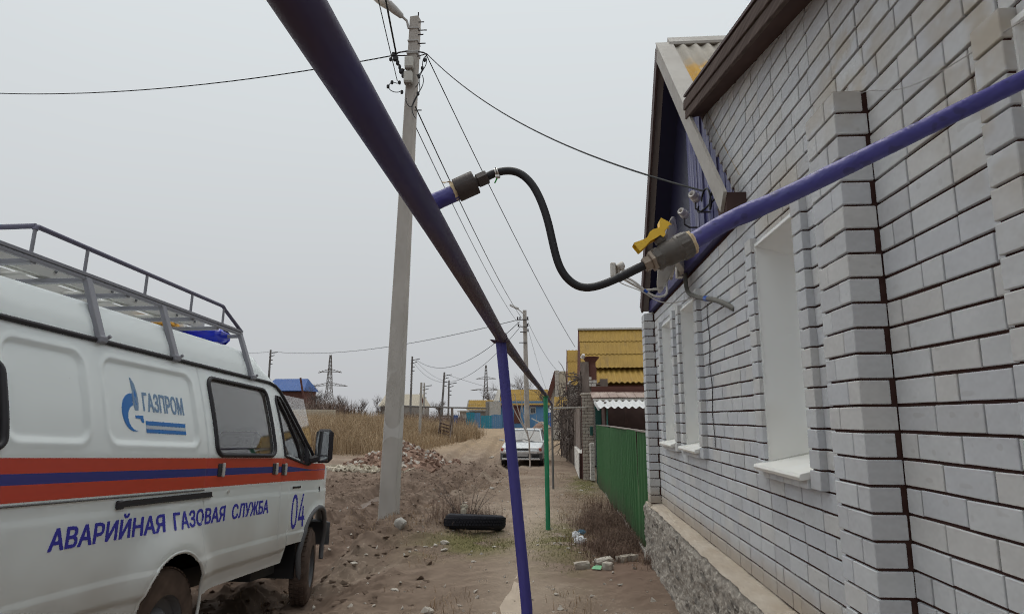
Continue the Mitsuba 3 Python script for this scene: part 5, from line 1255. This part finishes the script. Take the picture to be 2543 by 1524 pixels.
for i, (x, y, z0, h, w_, lb) in enumerate(((-92.6, 262, 0, 27.6, 7.5, "lattice power pylon on the left skyline"), (-34.2, 320, 0, 27.6, 7.5, "lattice power pylon above the mustard roof"))):
    k = thing("pylon", lb, "pylon")
    lv = np.array([0, 4, 7.5, 10.5, 13, 15.2, 17.2, 19, 20.8, 22.4, 24, 25.6, 27.6])
    hw_ = np.interp(lv, [0, 13, 27.6], [2.6, 1.05, 0.3])
    b = MB()
    cor = [(-1, -1), (1, -1), (1, 1), (-1, 1)]
    P_ = lambda j, c: np.array([x + cor[c][0] * hw_[j], y + cor[c][1] * hw_[j], z0 + lv[j]])
    for j in range(len(lv) - 1):
        for c in range(4):
            b.tube([P_(j, c), P_(j + 1, c)], 0.11, 4, False).tube([P_(j, c), P_(j + 1, (c + 1) % 4)], 0.08, 4, False).tube([P_(j, (c + 1) % 4), P_(j + 1, c)], 0.08, 4, False)
    part(k, "tower", b, "m_darkpole", smooth=False)
    for z, l in ((15.2, 7.6), (20.8, 5.0)):
        for s_ in (-1, 1):
            b = MB().tube([(x, y, z + 1.1), (x + s_ * l, y, z - (0.5 if i == 0 else 0))], 0.12, 4).tube([(x, y, z), (x + s_ * l, y, z - (0.5 if i == 0 else 0))], 0.12, 4)
            for t in (0.3, 0.55, 0.8): b.tube([(x + s_ * l * t, y, z - 0.1), (x + s_ * l * (t + 0.12), y, z + 1.1 * (1 - t))], 0.07, 4, False)
            part(k, "cross_arm", b, "m_darkpole", smooth=False)
gp_ = thing("far_pipeline", "far grey gas pipeline raised on thin posts before the reeds", "pipe")
part(gp_, "pipe", MB().tube([(-13.0, 50, 2.78), (-9.6, 48, 2.62), (-7.55, 47.5, 2.55), (-5.0, 47.5, 2.50)], 0.055, 8), "m_darkpole")
part(gp_, "post", MB().tube([(-7.55, 47.5, 0), (-7.55, 47.5, 2.55)], 0.09, 8), "m_greywood")
part(gp_, "post", MB().tube([(-12.9, 50, 0), (-12.9, 50, 2.78)], 0.06, 8), "m_greywood")
sp = thing("wooden_stile", "dark wooden steps with a frame over the far pipeline", "steps")
for i in range(5): part(sp, "step", MB().box((-7.95, 46.6 + 0.16 * i, 0.45 + 0.22 * i), (0.95 - 0.04 * i, 0.30, 0.07), np.array([[1, 0, 0], [0, 1, 0], [-0.3, 0, 1]])), "m_soffit", smooth=False)
part(sp, "frame", MB().bar((-8.35, 47.2, 0.3), (-8.35, 47.2, 1.98), 0.12, 0.1, up=(0, 1, 0)).bar((-7.65, 47.2, 0.3), (-7.62, 47.2, 2.0), 0.1, 0.1, up=(0, 1, 0)).bar((-8.5, 47.2, 1.95), (-7.5, 47.2, 1.95), 0.08, 0.09), "m_greywood", smooth=False)
part(sp, "side_board", MB().bar((-8.4, 46.4, 0.3), (-8.4, 47.3, 1.45), 0.05, 0.2).bar((-7.5, 46.4, 0.3), (-7.5, 47.3, 1.45), 0.05, 0.2), "m_greywood", smooth=False)

# ---------------------------------------------------------------- the parked car
CO = np.array([-1.29, 25.5, float(gz(-1.3, 25.0)) - 0.06])
cy_ = 0.05
CX, CY = np.array([math.cos(cy_), -math.sin(cy_), 0]), np.array([math.sin(cy_), math.cos(cy_), 0])   # CY points away: the car faces us
cw = lambda x, y, z: CO + np.multiply.outer(np.asarray(x, float), CX) + np.multiply.outer(np.asarray(y, float), CY) + np.multiply.outer(np.asarray(z, float), np.array([0, 0, 1.0]))
mat("m_carpaint", (0.56, 0.585, 0.60), 0.25, clearcoat=0.5, spec=0.5)
mat("m_carglass", (0.16, 0.165, 0.17), 0.08, spec=0.6)
mat("m_headlight", (0.55, 0.55, 0.56), 0.15, spec=0.6)
mat("m_amber", (0.36, 0.07, 0.045), 0.3)
mat("m_chrome", (0.66, 0.64, 0.63), 0.3, metallic=0.4)
mat("m_platewhite", (0.34, 0.33, 0.33), 0.6)
car = thing("parked_car", "small silver white car parked facing us in the muddy street", "car")
# stations along the car, front first: y, half width low, half width high, z low, z high of the lower body
stn = [(-0.62, 0.62, 0.60, 0.34, 0.62), (-0.52, 0.76, 0.72, 0.28, 0.72), (-0.30, 0.81, 0.76, 0.24, 0.78), (0.10, 0.82, 0.76, 0.24, 0.84), (0.55, 0.83, 0.77, 0.24, 0.90), (1.0, 0.83, 0.77, 0.24, 0.93), (2.0, 0.83, 0.77, 0.24, 0.95), (3.0, 0.82, 0.76, 0.26, 0.95), (3.35, 0.76, 0.70, 0.32, 0.90)]
b = MB()
sec = []
for y, a, c, z0, z1 in stn:
    pts_ = [(-a * 0.92, z0), (-a, z0 + 0.1), (-a, z0 + (z1 - z0) * 0.62), (-a + 0.015, z0 + (z1 - z0) * 0.68), (-c, z1 - 0.03), (-c + 0.05, z1), (-0.25, z1 + 0.012), (0.25, z1 + 0.012), (c - 0.05, z1), (c, z1 - 0.03), (a - 0.015, z0 + (z1 - z0) * 0.68), (a, z0 + (z1 - z0) * 0.62), (a, z0 + 0.1), (a * 0.92, z0)]
    sec.append(cw([p_[0] for p_ in pts_], [y] * 14, [p_[1] for p_ in pts_]))
b.grid(np.array(sec)); b.hull(sec[0]); b.hull(sec[-1])
part(car, "body", b, "m_carpaint", smooth=35)
cab = [(0.42, 0.73, 0.90), (1.0, 0.60, 1.325), (1.2, 0.575, 1.37), (2.1, 0.575, 1.36), (3.05, 0.70, 0.95)]
b = MB()
rf = [cw([-w_ - 0.008, -w_ + 0.04, 0, w_ - 0.04, w_ + 0.008], [y - 0.03] * 5, [z, z + 0.028, z + 0.04, z + 0.028, z]) for y, w_, z in cab[1:4]]
b.grid(np.array(rf)); b.hull(np.vstack([rf[0], rf[0] - (0, -0.04, 0.05)]))
for s_ in (-1, 1):
    b.tube(cw([0.72 * s_, 0.595 * s_], [0.42, 1.0], [0.90, 1.335]), 0.033, 6).tube(cw([0.575 * s_, 0.69 * s_], [2.1, 3.0], [1.37, 0.95]), 0.05, 6).tube(cw([0.57 * s_, 0.72 * s_], [1.7, 1.72], [1.36, 0.93]), 0.04, 6)
part(car, "roof", b, "m_carpaint", smooth=40)
part(car, "windscreen", MB().hull(cw([-0.71, 0.71, -0.59, 0.59, 0, 0], [0.43, 0.43, 1.0, 1.0, 0.40, 0.97], [0.90, 0.90, 1.325, 1.325, 0.91, 1.335])), "m_carglass", smooth=False)
part(car, "side_glass", MB().hull(cw([-0.72, -0.72, -0.58, -0.58, 0.72, 0.72, 0.58, 0.58], [0.55, 2.9, 1.05, 2.1, 0.55, 2.9, 1.05, 2.1], [0.92, 0.93, 1.32, 1.34, 0.92, 0.93, 1.32, 1.34])), "m_carglass", smooth=False)
for s_ in (-1, 1):
    part(car, "headlight", MB().box(cw(0.50 * s_, -0.555, 0.655), (0.32, 0.06, 0.115), np.stack([CX, CY, (0, 0, 1)], 1), 0.015), "m_headlight", smooth=30)
    part(car, "turn_signal", MB().box(cw(0.715 * s_, -0.52, 0.645), (0.11, 0.08, 0.125), np.stack([CX, CY, (0, 0, 1)], 1), 0.015), "m_amber", smooth=30)
    mk = part(car, "mirror", MB().hull(cw(np.array([0.80, 0.80, 1.0, 0.98, 0.84, 0.92]) * s_, [0.52, 0.52, 0.56, 0.56, 0.46, 0.44], [0.92, 1.0, 0.985, 0.94, 0.96, 0.99])), "m_carpaint", smooth=30)
part(car, "grille", MB().box(cw(0, -0.60, 0.645), (0.62, 0.05, 0.05), np.stack([CX, CY, (0, 0, 1)], 1)), "m_black", smooth=False)
part(car, "bonnet_lip", MB().box(cw(0, -0.575, 0.70), (0.68, 0.08, 0.03), np.stack([CX, CY, (0, 0, 1)], 1), 0.01), "m_carpaint", smooth=False)
part(car, "bumper", MB().hull(cw([-0.80, 0.80, -0.80, 0.80, -0.6, 0.6, -0.6, 0.6], [-0.52] * 4 + [-0.68] * 4, [0.52, 0.52, 0.59, 0.59] * 2)), "m_chrome", smooth=False)
part(car, "lower_bumper", MB().hull(cw([-0.80, 0.80, -0.80, 0.80, -0.6, 0.6, -0.6, 0.6], [-0.50] * 4 + [-0.64] * 4, [0.26, 0.26, 0.52, 0.52] * 2)), "m_vangrey", smooth=False)
part(car, "lower_bumper_bar", MB().box(cw(0, -0.655, 0.305), (1.42, 0.05, 0.055), np.stack([CX, CY, (0, 0, 1)], 1), 0.01), "m_chrome", smooth=False)
part(car, "air_intake", MB().box(cw(-0.55, -0.625, 0.41), (0.26, 0.05, 0.10), np.stack([CX, CY, (0, 0, 1)], 1)).box(cw(0.55, -0.625, 0.41), (0.26, 0.05, 0.10), np.stack([CX, CY, (0, 0, 1)], 1)).box(cw(0, -0.64, 0.375), (0.7, 0.03, 0.05), np.stack([CX, CY, (0, 0, 1)], 1)), "m_black", smooth=False)
part(car, "number_plate", MB().box(cw(0, -0.66, 0.455), (0.52, 0.02, 0.11), np.stack([CX, CY, (0, 0, 1)], 1)), "m_platewhite", smooth=False)
part(car, "wiper", MB().tube(cw([-0.45, -0.05], [0.40, 0.46], [0.915, 0.99]), 0.012, 5), "m_black")
part(car, "wiper", MB().tube(cw([0.42, -0.02], [0.40, 0.52], [0.905, 1.0]), 0.012, 5), "m_black")
for x in (-0.71, 0.71):
    for y in (0.0, 2.45):
        k = number(car + "__wheel")
        part(k, "tyre", MB().lathe([(0.16, -0.09), (0.26, -0.09), (0.285, -0.06), (0.285, 0.06), (0.26, 0.09), (0.16, 0.09)], cw(x, y, 0.285), CX, 24), "m_rubber", smooth=40)
        part(k, "rim", MB().lathe([(0.165, 0.085), (0.13, 0.07), (0.0, 0.075)], cw(x, y, 0.285), CX * np.sign(x), 20), "m_lampgrey", smooth=40)

# ---------------------------------------------------------------- plants
def limb_tree(key_trunk, seed, base, height, spread, levels=4, r0=0.08, trunk="m_trunk", twig="m_twig", n0=5, lean=(0, 0)):
    r = np.random.default_rng(seed)
    tk, cr = MB(), MB()

    def grow(p, d, L, rad, lv):
        n = 4
        q = [p]
        for i in range(n):
            d = d + r.normal(0, 0.13, 3) + np.array([0, 0, 0.05]); d /= np.linalg.norm(d)
            q.append(q[-1] + d * L / n)
        (tk if lv >= levels - 1 else cr).tube(q, np.linspace(rad, rad * 0.6, n + 1), 6 if lv >= levels - 1 else 3, False)
        if lv == 0: return
        for j in range(n0 if lv > 1 else n0 + 1):
            t = r.uniform(0.35, 1.0)
            o = np.array(q[int(t * n)])
            e = r.normal(0, 1, 3); e[2] = abs(e[2]) * 0.6
            nd = d * 0.7 + e / np.linalg.norm(e) * spread; nd /= np.linalg.norm(nd)
            grow(o, nd, L * r.uniform(0.45, 0.75), rad * 0.5, lv - 1)

    grow(np.asarray(base, float), np.array([lean[0], lean[1], 1.0]), height * 0.5, r0, levels)
    part(key_trunk, "trunk", tk, trunk, smooth=False)
    part(key_trunk, "crown", cr, twig, smooth=False, kind="stuff")


TREES = [((-49.0, 100, 0), 11.5, "bare thin tree standing behind the blue roofed house"), ((-37.5, 98, 0), 9.0, "bare tree just right of the blue roof"), ((-34.5, 104, 0), 8.0, "low bare tree before the left pylon's foot"),
         ((-30.2, 100, 0), 6.3, "round bare bush tree left of the concrete pole"), ((-26.6, 96, 0), 6.0, "bare bush tree close left of the concrete pole"), ((-18.2, 104, 0), 6.2, "bare tree right of the grey roof house"),
         ((-10.0, 118, 0), 9.4, "bare tree between the pylon and the long ochre roof"), ((-5.2, 112, 0), 11.0, "tall bare tree behind the long ochre roof, left one"), ((-1.6, 112, 0), 10.5, "tall bare tree behind the long ochre roof, right one"), ((-0.3, 70, 0.3), 6.0, "bare tree leaning by the grey gabled house")]
for i, (b_, h_, lb) in enumerate(TREES):
    k = thing("bare_tree", lb, "tree", "bare trees on the skyline")
    limb_tree(k, 20 + i, b_, h_, 1.0, 4, 0.13, n0=5)
k = thing("sapling", "whitewashed young tree forking in front of the parked car", "tree")
part(k, "trunk", MB().tube(spline([(-0.975, 24.3, -0.08), (-0.97, 24.3, 0.35), (-0.985, 24.3, 0.75), (-1.0, 24.3, 1.0), (-1.16, 24.3, 1.45), (-1.36, 24.3, 2.0), (-1.52, 24.3, 2.7)], 30), np.linspace(0.036, 0.012, 30), 8), "m_palebark", label="white painted trunk")
b = MB()
for q in ([(-1.0, 24.3, 0.98), (-1.05, 24.3, 1.3), (-1.2, 24.3, 1.9), (-1.28, 24.3, 2.6), (-1.42, 24.3, 3.1)], [(-1.1, 24.3, 1.3), (-1.45, 24.3, 1.9), (-1.7, 24.3, 2.4)], [(-1.0, 24.3, 1.0), (-0.82, 24.3, 1.3), (-0.72, 24.3, 1.9)], [(-1.3, 24.3, 1.9), (-1.25, 24.3, 2.3), (-1.12, 24.3, 2.8)], [(-1.2, 24.3, 1.5), (-1.62, 24.3, 2.3), (-1.8, 24.2, 2.9)]):
    b.tube(spline(q, 14), np.linspace(0.016, 0.006, 14), 5)
part(k, "branch", b, "m_palebark")


def blades(xy, h, w, lean, m, name, label, seed, hmul=None, curve=0.35):
    r = np.random.default_rng(seed)
    n = len(xy)
    x, y = xy[:, 0], xy[:, 1]
    z = gz(x, y) - 0.01
    a = r.uniform(0, 2 * np.pi, n); hh = h * r.uniform(0.5, 1.15, n) * (hmul(x, y) if hmul else 1)
    lx, ly = np.cos(a), np.sin(a)
    le = np.abs(r.normal(0, lean, n))
    wv = w * r.uniform(0.6, 1.4, n)
    px, py = -ly * wv / 2, lx * wv / 2
    o = np.c_[x, y, z]
    mid = o + np.c_[lx * le * hh * 0.35, ly * le * hh * 0.35, hh * 0.55]
    tip = o + np.c_[lx * le * hh * (0.7 + curve), ly * le * hh * (0.7 + curve), hh * np.clip(1 - 0.25 * le, 0.3, 1)]
    p = np.c_[px, py, px * 0]
    V = np.stack([o - p, o + p, mid - p * 0.7, mid + p * 0.7, tip], 1).reshape(-1, 3)
    i = np.arange(n)[:, None] * 5
    F = np.vstack([i + [0, 1, 3], i + [0, 3, 2], i + [2, 3, 4]])
    k = number(name)
    scene[k] = mikit.ply(MB().add(V, F).mesh(), m, smooth=False)
    labels[k] = {"label": label, "category": "plants", "kind": "stuff"}


def scatter(n, x0, x1, y0, y1, dens, seed):
    r = np.random.default_rng(seed)
    p = np.c_[r.uniform(x0, x1, n * 4), r.uniform(y0, y1, n * 4)]
    d = dens(p[:, 0], p[:, 1])
    return p[r.random(len(p)) < d][:n]


N2 = lambda x, y, s, sd=0: meshkit.fbm(np.stack([x * s, y * s, x * 0], -1), 3, sd)
pts_ = scatter(52000, -34, -6.2, 31, 60, lambda x, y: np.clip(sm((N2(x, y, 0.25, 2) - 0.15) * 4) * sm((-6.6 - x + (y - 32) * 0.02 - 0.25 * np.maximum(36 - y, 0)) / 1.5), 0, 1), 5)
blades(pts_, 1.9, 0.026, 0.3, "m_reed", "reeds", "dense tall dry reeds filling the field on the left", 6, hmul=lambda x, y: (0.4 + 0.6 * sm((-x - 7.5) / 5)) * (0.8 + 0.4 * N2(x, y, 0.5, 3)))
pts_ = scatter(5000, -44, -10, 64, 94, lambda x, y: np.clip(sm((-x - 9 - 0.05 * (y - 70)) / 4) * sm((N2(x, y, 0.2, 8) - 0.3) * 4), 0, 1), 15)
blades(pts_, 2.0, 0.08, 0.6, "m_brush", "brushwood", "brown leafless brushwood beyond the reeds", 16)
pts_ = scatter(9000, -56, -30, 80, 104, lambda x, y: np.clip(sm((N2(x, y, 0.15, 4) - 0.2) * 4), 0, 1), 17)
blades(pts_, 3.9, 0.12, 0.6, "m_brush", "brushwood", "dark brown leafless brushwood in front of the blue roofed house", 18)
pts_ = scatter(3500, -13.5, -6.5, 46, 60, lambda x, y: np.clip(sm((N2(x, y, 0.4, 7) - 0.35) * 4), 0, 1), 25)
blades(pts_, 1.5, 0.035, 0.3, "m_reed", "reeds", "thinner dry reeds around the wooden steps", 26)
pts_ = scatter(16000, 0.0, 1.17, 8.2, 15.5, lambda x, y: np.clip(np.exp(-((x - 0.88) / 0.36) ** 2 - ((y - 10.6) / 1.9) ** 2) * 1.1 * sm((N2(x, y, 2.2, 3) - 0.25) * 4), 0, 1), 7)
blades(pts_, 0.2, 0.006, 0.7, "m_weed", "dead_weeds", "reddish brown dead weeds along the green fence", 8)
pts_ = scatter(9000, -4.2, 1.1, 5.5, 22, lambda x, y: np.clip(sm((N2(x, y, 0.9, 9) - 0.52) * 6) * 0.5 * sm((np.abs(x + 0.42) - 0.25) / 0.4) + 0.9 * np.exp(-((x + 2.5) / 0.8) ** 2 - ((y - 10.5) / 0.7) ** 2), 0, 1), 9)
blades(pts_, 0.11, 0.006, 0.8, "m_straw", "dry_grass", "short dry straw coloured grass on the trodden earth", 10)
pts_ = scatter(17000, -2.4, 1.1, 8.0, 21, lambda x, y: np.clip(1.2 * np.exp(-((x + 1.15) / 0.55) ** 2 - ((y - 9.75) / 0.5) ** 2) + 0.8 * np.exp(-((x - 0.08) / 0.35) ** 2 - ((y - 10.0) / 1.5) ** 2) + 0.5 * np.exp(-((x - 0.75) / 0.35) ** 2 - ((y - 18.5) / 2) ** 2), 0, 1), 11)
blades(pts_, 0.05, 0.006, 0.8, "m_moss", "grass", "low olive green grass patches by the tyre and the green post", 12)
pts_ = scatter(700, -2.1, -0.9, 10.3, 11.6, lambda x, y: np.exp(-((x + 1.5) / 0.45) ** 2 - ((y - 10.9) / 0.5) ** 2), 13)
blades(pts_, 0.42, 0.006, 0.7, "m_weed", "dead_weeds", "thin dead weed stems standing behind the tyre", 14)
k = thing("dry_bush", "leafless twiggy bush growing out of the old tyre", "bush")
b = MB()
r = np.random.default_rng(31)
for i in range(11):
    a = r.uniform(0, 6.28); p0 = np.array([-1.45 + 0.1 * math.cos(a), 10.75, float(gz(-1.4, 10.8))])
    q = [p0, p0 + (0.16 * math.cos(a), 0.12 * math.sin(a), 0.3), p0 + (0.36 * math.cos(a) + r.normal(0, 0.05), 0.25 * math.sin(a), 0.45 + r.uniform(0, 0.25))]
    b.tube(spline(q, 8), np.linspace(0.006, 0.002, 8), 4)
    for j in range(4):
        o = np.array(q[1]) + (np.array(q[2]) - q[1]) * r.uniform(0, 1)
        b.tube([o, o + (r.normal(0, 0.06), r.normal(0, 0.06), r.uniform(0.05, 0.14))], 0.002, 3, False)
part(k, "stems", b, "m_twig", smooth=False)
k = thing("dry_bush", "tangle of leafless vines hanging over the old board fence", "bush")
b = MB(); r = np.random.default_rng(33)
for i in range(150):
    t = r.random(); o = np.array([0.65 - 0.5 * t, 24.5 + 8 * t, r.uniform(0.6, 2.9)])
    d_ = r.normal(0, 1, 3) * (0.35, 0.9, 0.7); q = [o]
    for j in range(6): d_ = d_ * 0.85 + r.normal(0, 0.25, 3) + (0, 0, -0.08); q.append(q[-1] + d_ * 0.2)
    b.tube(q, np.linspace(0.022, 0.007, 7) * r.uniform(0.5, 1.4), 4, False)
for i in range(60):
    o = np.array([0.95, 23.1, r.uniform(2.2, 3.3)]); q = [o]; d_ = np.array([r.normal(-0.8, 0.5), r.normal(0.3, 0.5), r.normal(-0.2, 0.5)])
    for j in range(6): d_ = d_ * 0.85 + r.normal(0, 0.2, 3) + (0, 0, -0.06); q.append(q[-1] + d_ * 0.16)
    b.tube(q, np.linspace(0.02, 0.006, 7) * r.uniform(0.5, 1.3), 4, False)
part(k, "stems", b, "m_trunk", smooth=False)

# ---------------------------------------------------------------- tyre, rubbish, stones, rubble
ty = thing("old_tyre", "old black tyre lying half sunk in the grass by the path", "tyre")
to = np.array([-1.29, 10.55, float(gz(-1.29, 10.4)) - 0.01])
part(ty, "casing", MB().lathe([(0.31, 0.02), (0.40, 0.0), (0.455, 0.03), (0.475, 0.06), (0.475, 0.17), (0.455, 0.205), (0.40, 0.225), (0.33, 0.215), (0.30, 0.19), (0.30, 0.04), (0.31, 0.02)], to, (0.03, 0.14, 1), 48), "m_tyre", smooth=35)
b = MB()
for a in np.arange(0, 6.283, 0.098):
    for z_ in (0.075, 0.115, 0.155):
        c = to + (0.478 * math.cos(a + z_), 0.478 * math.sin(a + z_), z_ - 0.14 * 0.478 * math.sin(a))
        b.box(c, (0.012, 0.034, 0.03), np.array([[math.cos(a), -math.sin(a), 0], [math.sin(a), math.cos(a), 0], [0, 0, 1]]))
part(ty, "tread", b, "m_tyre", smooth=False, kind="stuff")


def lump(o, s, seed, n=60, rough=0.25):
    r = np.random.default_rng(seed)
    v = r.normal(0, 1, (n, 3)); v /= np.linalg.norm(v, axis=1, keepdims=True)
    v = v * (1 + rough * (meshkit.noise(v * 1.7 + 10, seed) - 0.5) * 2)[:, None]
    return MB().hull(v * np.asarray(s) / 2 + np.asarray(o))


def crumple(o, s, seed, m_rough=0.5):
    m = trimesh.creation.icosphere(subdivisions=4)
    v = np.asarray(m.vertices)
    d_ = 1 + m_rough * (np.abs(meshkit.noise(v * 2.3 + seed, seed) - 0.5) * 2 - 0.5) + 0.25 * (np.abs(meshkit.noise(v * 6 + seed, seed + 1) - 0.5) * 2 - 0.5)
    return MB().add(v * d_[:, None] * np.asarray(s) / 2 + np.asarray(o), m.faces)


gx_ = lambda x, y: float(gz(x, y))
bg = thing("plastic_bag", "crumpled white plastic bag on the grass near the fence", "bag")
part(bg, "bag", crumple((0.33, 9.82, gx_(0.33, 9.82) + 0.05), (0.19, 0.16, 0.13), 3).add(*(lambda m: (np.vstack(m.v), np.vstack(m.f)))(crumple((0.27, 9.98, gx_(0.3, 10) + 0.10), (0.12, 0.1, 0.12), 5))), "m_bag", smooth=50)
one("plastic_scrap", crumple((0.36, 10.12, gx_(0.36, 10.1) + 0.13), (0.14, 0.06, 0.07), 8), "m_bluebag", "dull blue plastic scrap tucked behind the white bag", "rubbish", smooth=40)
one("green_wrapper", MB().hull([(0.40, 8.20, 0.02 + gx_(0.4, 8.2)), (0.51, 8.17, 0.02 + gx_(0.4, 8.2)), (0.43, 8.30, 0.03 + gx_(0.4, 8.2)), (0.53, 8.26, 0.045 + gx_(0.4, 8.2)), (0.46, 8.23, 0.055 + gx_(0.4, 8.2))]), "m_mint", "mint green wrapper lying by the broken bricks", "rubbish", smooth=False)
BR = [(0.57, 8.50, 0.30, 0.5, "long broken brick lying nearest to the mint green wrapper"), (0.60, 8.27, 0.14, -0.4, "small brick piece just right of the mint green wrapper"), (0.92, 8.83, 0.26, 0.2, "dusty broken brick nearer the stone plinth"), (0.80, 8.70, 0.13, 1.0, "small dusty brick piece left of the one by the plinth"), (0.30, 8.33, 0.22, 0.15, "flat brown brick piece left of the mint green wrapper")]
for i, (x, y, l, a, lb) in enumerate(BR):
    o = np.array([x, y, gx_(x, y) + 0.025]); R_ = np.array([[math.cos(a), -math.sin(a), 0], [math.sin(a), math.cos(a), 0], [0, 0, 1]])
    one("broken_brick", MB().hull((rng.uniform(-0.5, 0.5, (40, 3)) * (l, 0.13, 0.11)) @ R_.T + o).box(o, (l * 0.8, 0.09, 0.085), R_, 0.012), "m_stone" if i in (0, 1) else "m_pillar", lb, "brick", smooth=False)
one("concrete_lump", lump((-2.36, 10.05, gx_(-2.36, 10.05) + 0.05), (0.2, 0.16, 0.17), 41), "m_palepole", "rounded pale concrete lump at the foot of the power pole", "stone", smooth=False)
one("paper_scrap", crumple((-1.46, 10.55, gx_(-1.46, 10.5) + 0.31), (0.13, 0.06, 0.10), 12).box((-1.47, 10.52, gx_(-1.46, 10.5) + 0.235), (0.09, 0.05, 0.12), bev=0.02), "m_farpale", "torn pale paper caught on the rim of the tyre", "rubbish", smooth=40)
LT = [(-0.88, 9.45, 0.06), (-1.06, 8.55, 0.06), (-1.72, 7.15, 0.09), (-1.22, 6.35, 0.13), (-1.95, 9.25, 0.05), (-2.65, 8.75, 0.1), (-2.6, 9.1, 0.05), (-1.72, 9.45, 0.07), (-1.85, 9.42, 0.05), (-1.60, 9.55, 0.12), (-1.55, 9.25, 0.08), (0.22, 9.65, 0.05), (0.05, 10.5, 0.06), (-0.1, 11.2, 0.05), (0.35, 12.3, 0.05), (0.62, 13.2, 0.05), (0.62, 16.8, 0.1), (-0.02, 7.05, 0.05), (0.02, 6.55, 0.06), (0.10, 6.3, 0.05), (-5.6, 30.0, 0.28), (-3.1, 32.0, 0.25), (-2.3, 33, 0.25), (0.25, 10.9, 0.04), (0.15, 9.2, 0.05), (0.3, 9.0, 0.05), (-3.0, 9.6, 0.06), (-3.2, 13.0, 0.1), (-2.0, 14.6, 0.12), (-1.6, 16.4, 0.14)]
b = MB()
for i, (x, y, s_) in enumerate(LT):
    q = lump((x, y, gx_(x, y) + s_ * 0.12), (s_ * 1.2, s_ * 0.8, s_ * 0.5), 100 + i, 24, 0.4)
    b.add(np.vstack(q.v), np.vstack(q.f))
r = np.random.default_rng(77)
for i in range(520):
    x, y = r.uniform(-4.5, 1.1), 5.2 + 16 * r.random() ** 1.6
    s_ = r.uniform(0.012, 0.04)
    v_ = r.normal(0, 1, (9, 3)) * s_ * 0.4
    b.hull(v_ + (x, y, gx_(x, y) + s_ * 0.15))
k = one("pebbles", b, "m_stone", "pale pebbles and crumbs scattered over the muddy ground", "pebbles", kind="stuff", smooth=False)
b = MB()
for i in range(2600):
    x, y = r.uniform(-7, -1.4), 5.0 + 20 * r.random() ** 1.3
    if r.random() > 0.35 + 0.65 * float(sm((-x - 1.6) / 1.4)): continue
    s_ = r.uniform(0.02, 0.075)
    b.hull(r.normal(0, 1, (10, 3)) * np.array([1, 0.8, 0.6]) * s_ * 0.42 + (x, y, gx_(x, y) + s_ * 0.1))
one("mud_clods", b, "m_soil", "clods of brown mud churned up along the wheel ruts", "mud", kind="stuff", smooth=False)
rb = thing("rubble_heap", "heap of earth and broken bricks dumped beside the road", "rubble heap")
xx, yy = np.meshgrid(np.linspace(-8.6, -3.4, 80), np.linspace(22.6, 28.4, 80), indexing="ij")
def heap(x, y):
    e = np.hypot((x + 5.95) / 2.35, (y - 25.3) / 2.5)
    return 0.86 * np.clip(1 - e, 0, 1) ** 1.15 + 0.12 * (meshkit.fbm(np.stack([x * 1.8, y * 1.8, x * 0], -1), 4, 6) - 0.5) * (e < 1) - 0.10 * (e > 0.98)
part(rb, "mound", MB().grid(np.stack([xx, yy, gz(xx, yy, False) + heap(xx, yy)], -1)), "m_redbrick", smooth=True, label="reddish earth mound")
bb = [MB(), MB()]
for i in range(520):
    a, e = r.uniform(0, 6.28), r.random() ** 0.6
    x, y = -5.95 + 2.3 * e * math.cos(a), 25.3 + 2.4 * e * math.sin(a)
    z = gx_(x, y) * 0 + float(gz(x, y, False)) + float(heap(np.array(x), np.array(y)))
    s_ = r.uniform(0.09, 0.26)
    Q_, _ = np.linalg.qr(r.normal(0, 1, (3, 3)))
    bb[int(r.random() < 0.2)].box((x, y, z), (s_, s_ * 0.55, s_ * 0.4), Q_)
part(rb, "brick_rubble", bb[0], "m_redbrick", smooth=False, kind="stuff")
part(rb, "pale_rubble", bb[1], "m_stone", smooth=False, kind="stuff")
b = MB()
for i in range(420):
    t = r.random(); x = -8.6 + 3.6 * t + r.normal(0, 0.1); y = 22.75 + r.normal(0, 0.22) + 0.5 * (1 - t) ** 2
    s_ = r.uniform(0.08, 0.24) * (0.5 + 0.9 * math.sin(3.1 * min(t + 0.1, 1)))
    Q_, _ = np.linalg.qr(r.normal(0, 1, (3, 3)))
    b.hull((r.uniform(-0.5, 0.5, (10, 3)) * (s_ * 1.3, s_ * 0.8, s_ * 0.6)) @ Q_ + (x, y, gx_(x, y) + s_ * 0.25))
part(rb, "white_rubble", b, "m_farpale", smooth=False, kind="stuff", label="pale lime rubble along the heap's foot")
em = thing("earth_mound", "brown earth mound with a pale board leaning on it, behind the parked car", "mound")
xx, yy = np.meshgrid(np.linspace(-3.6, 0.4, 40), np.linspace(58, 64, 30), indexing="ij")
part(em, "mound", MB().grid(np.stack([xx, yy, gz(xx, yy, False) + 1.25 * np.exp(-((xx + 1.3) / 1.1) ** 2 - ((yy - 61) / 1.6) ** 2) + 0.2 * N2(xx, yy, 1.5) - 0.1], -1)), "m_redbrick", smooth=True)
part(em, "board", MB().bar((-2.2, 59.4, 1.75), (-0.55, 59.2, 0.95), 0.12, 0.08), "m_boxgrey", smooth=False)
part(em, "board", MB().bar((-1.3, 59.3, 1.45), (-0.5, 59.1, 0.8), 0.12, 0.06), "m_boxgrey", smooth=False)
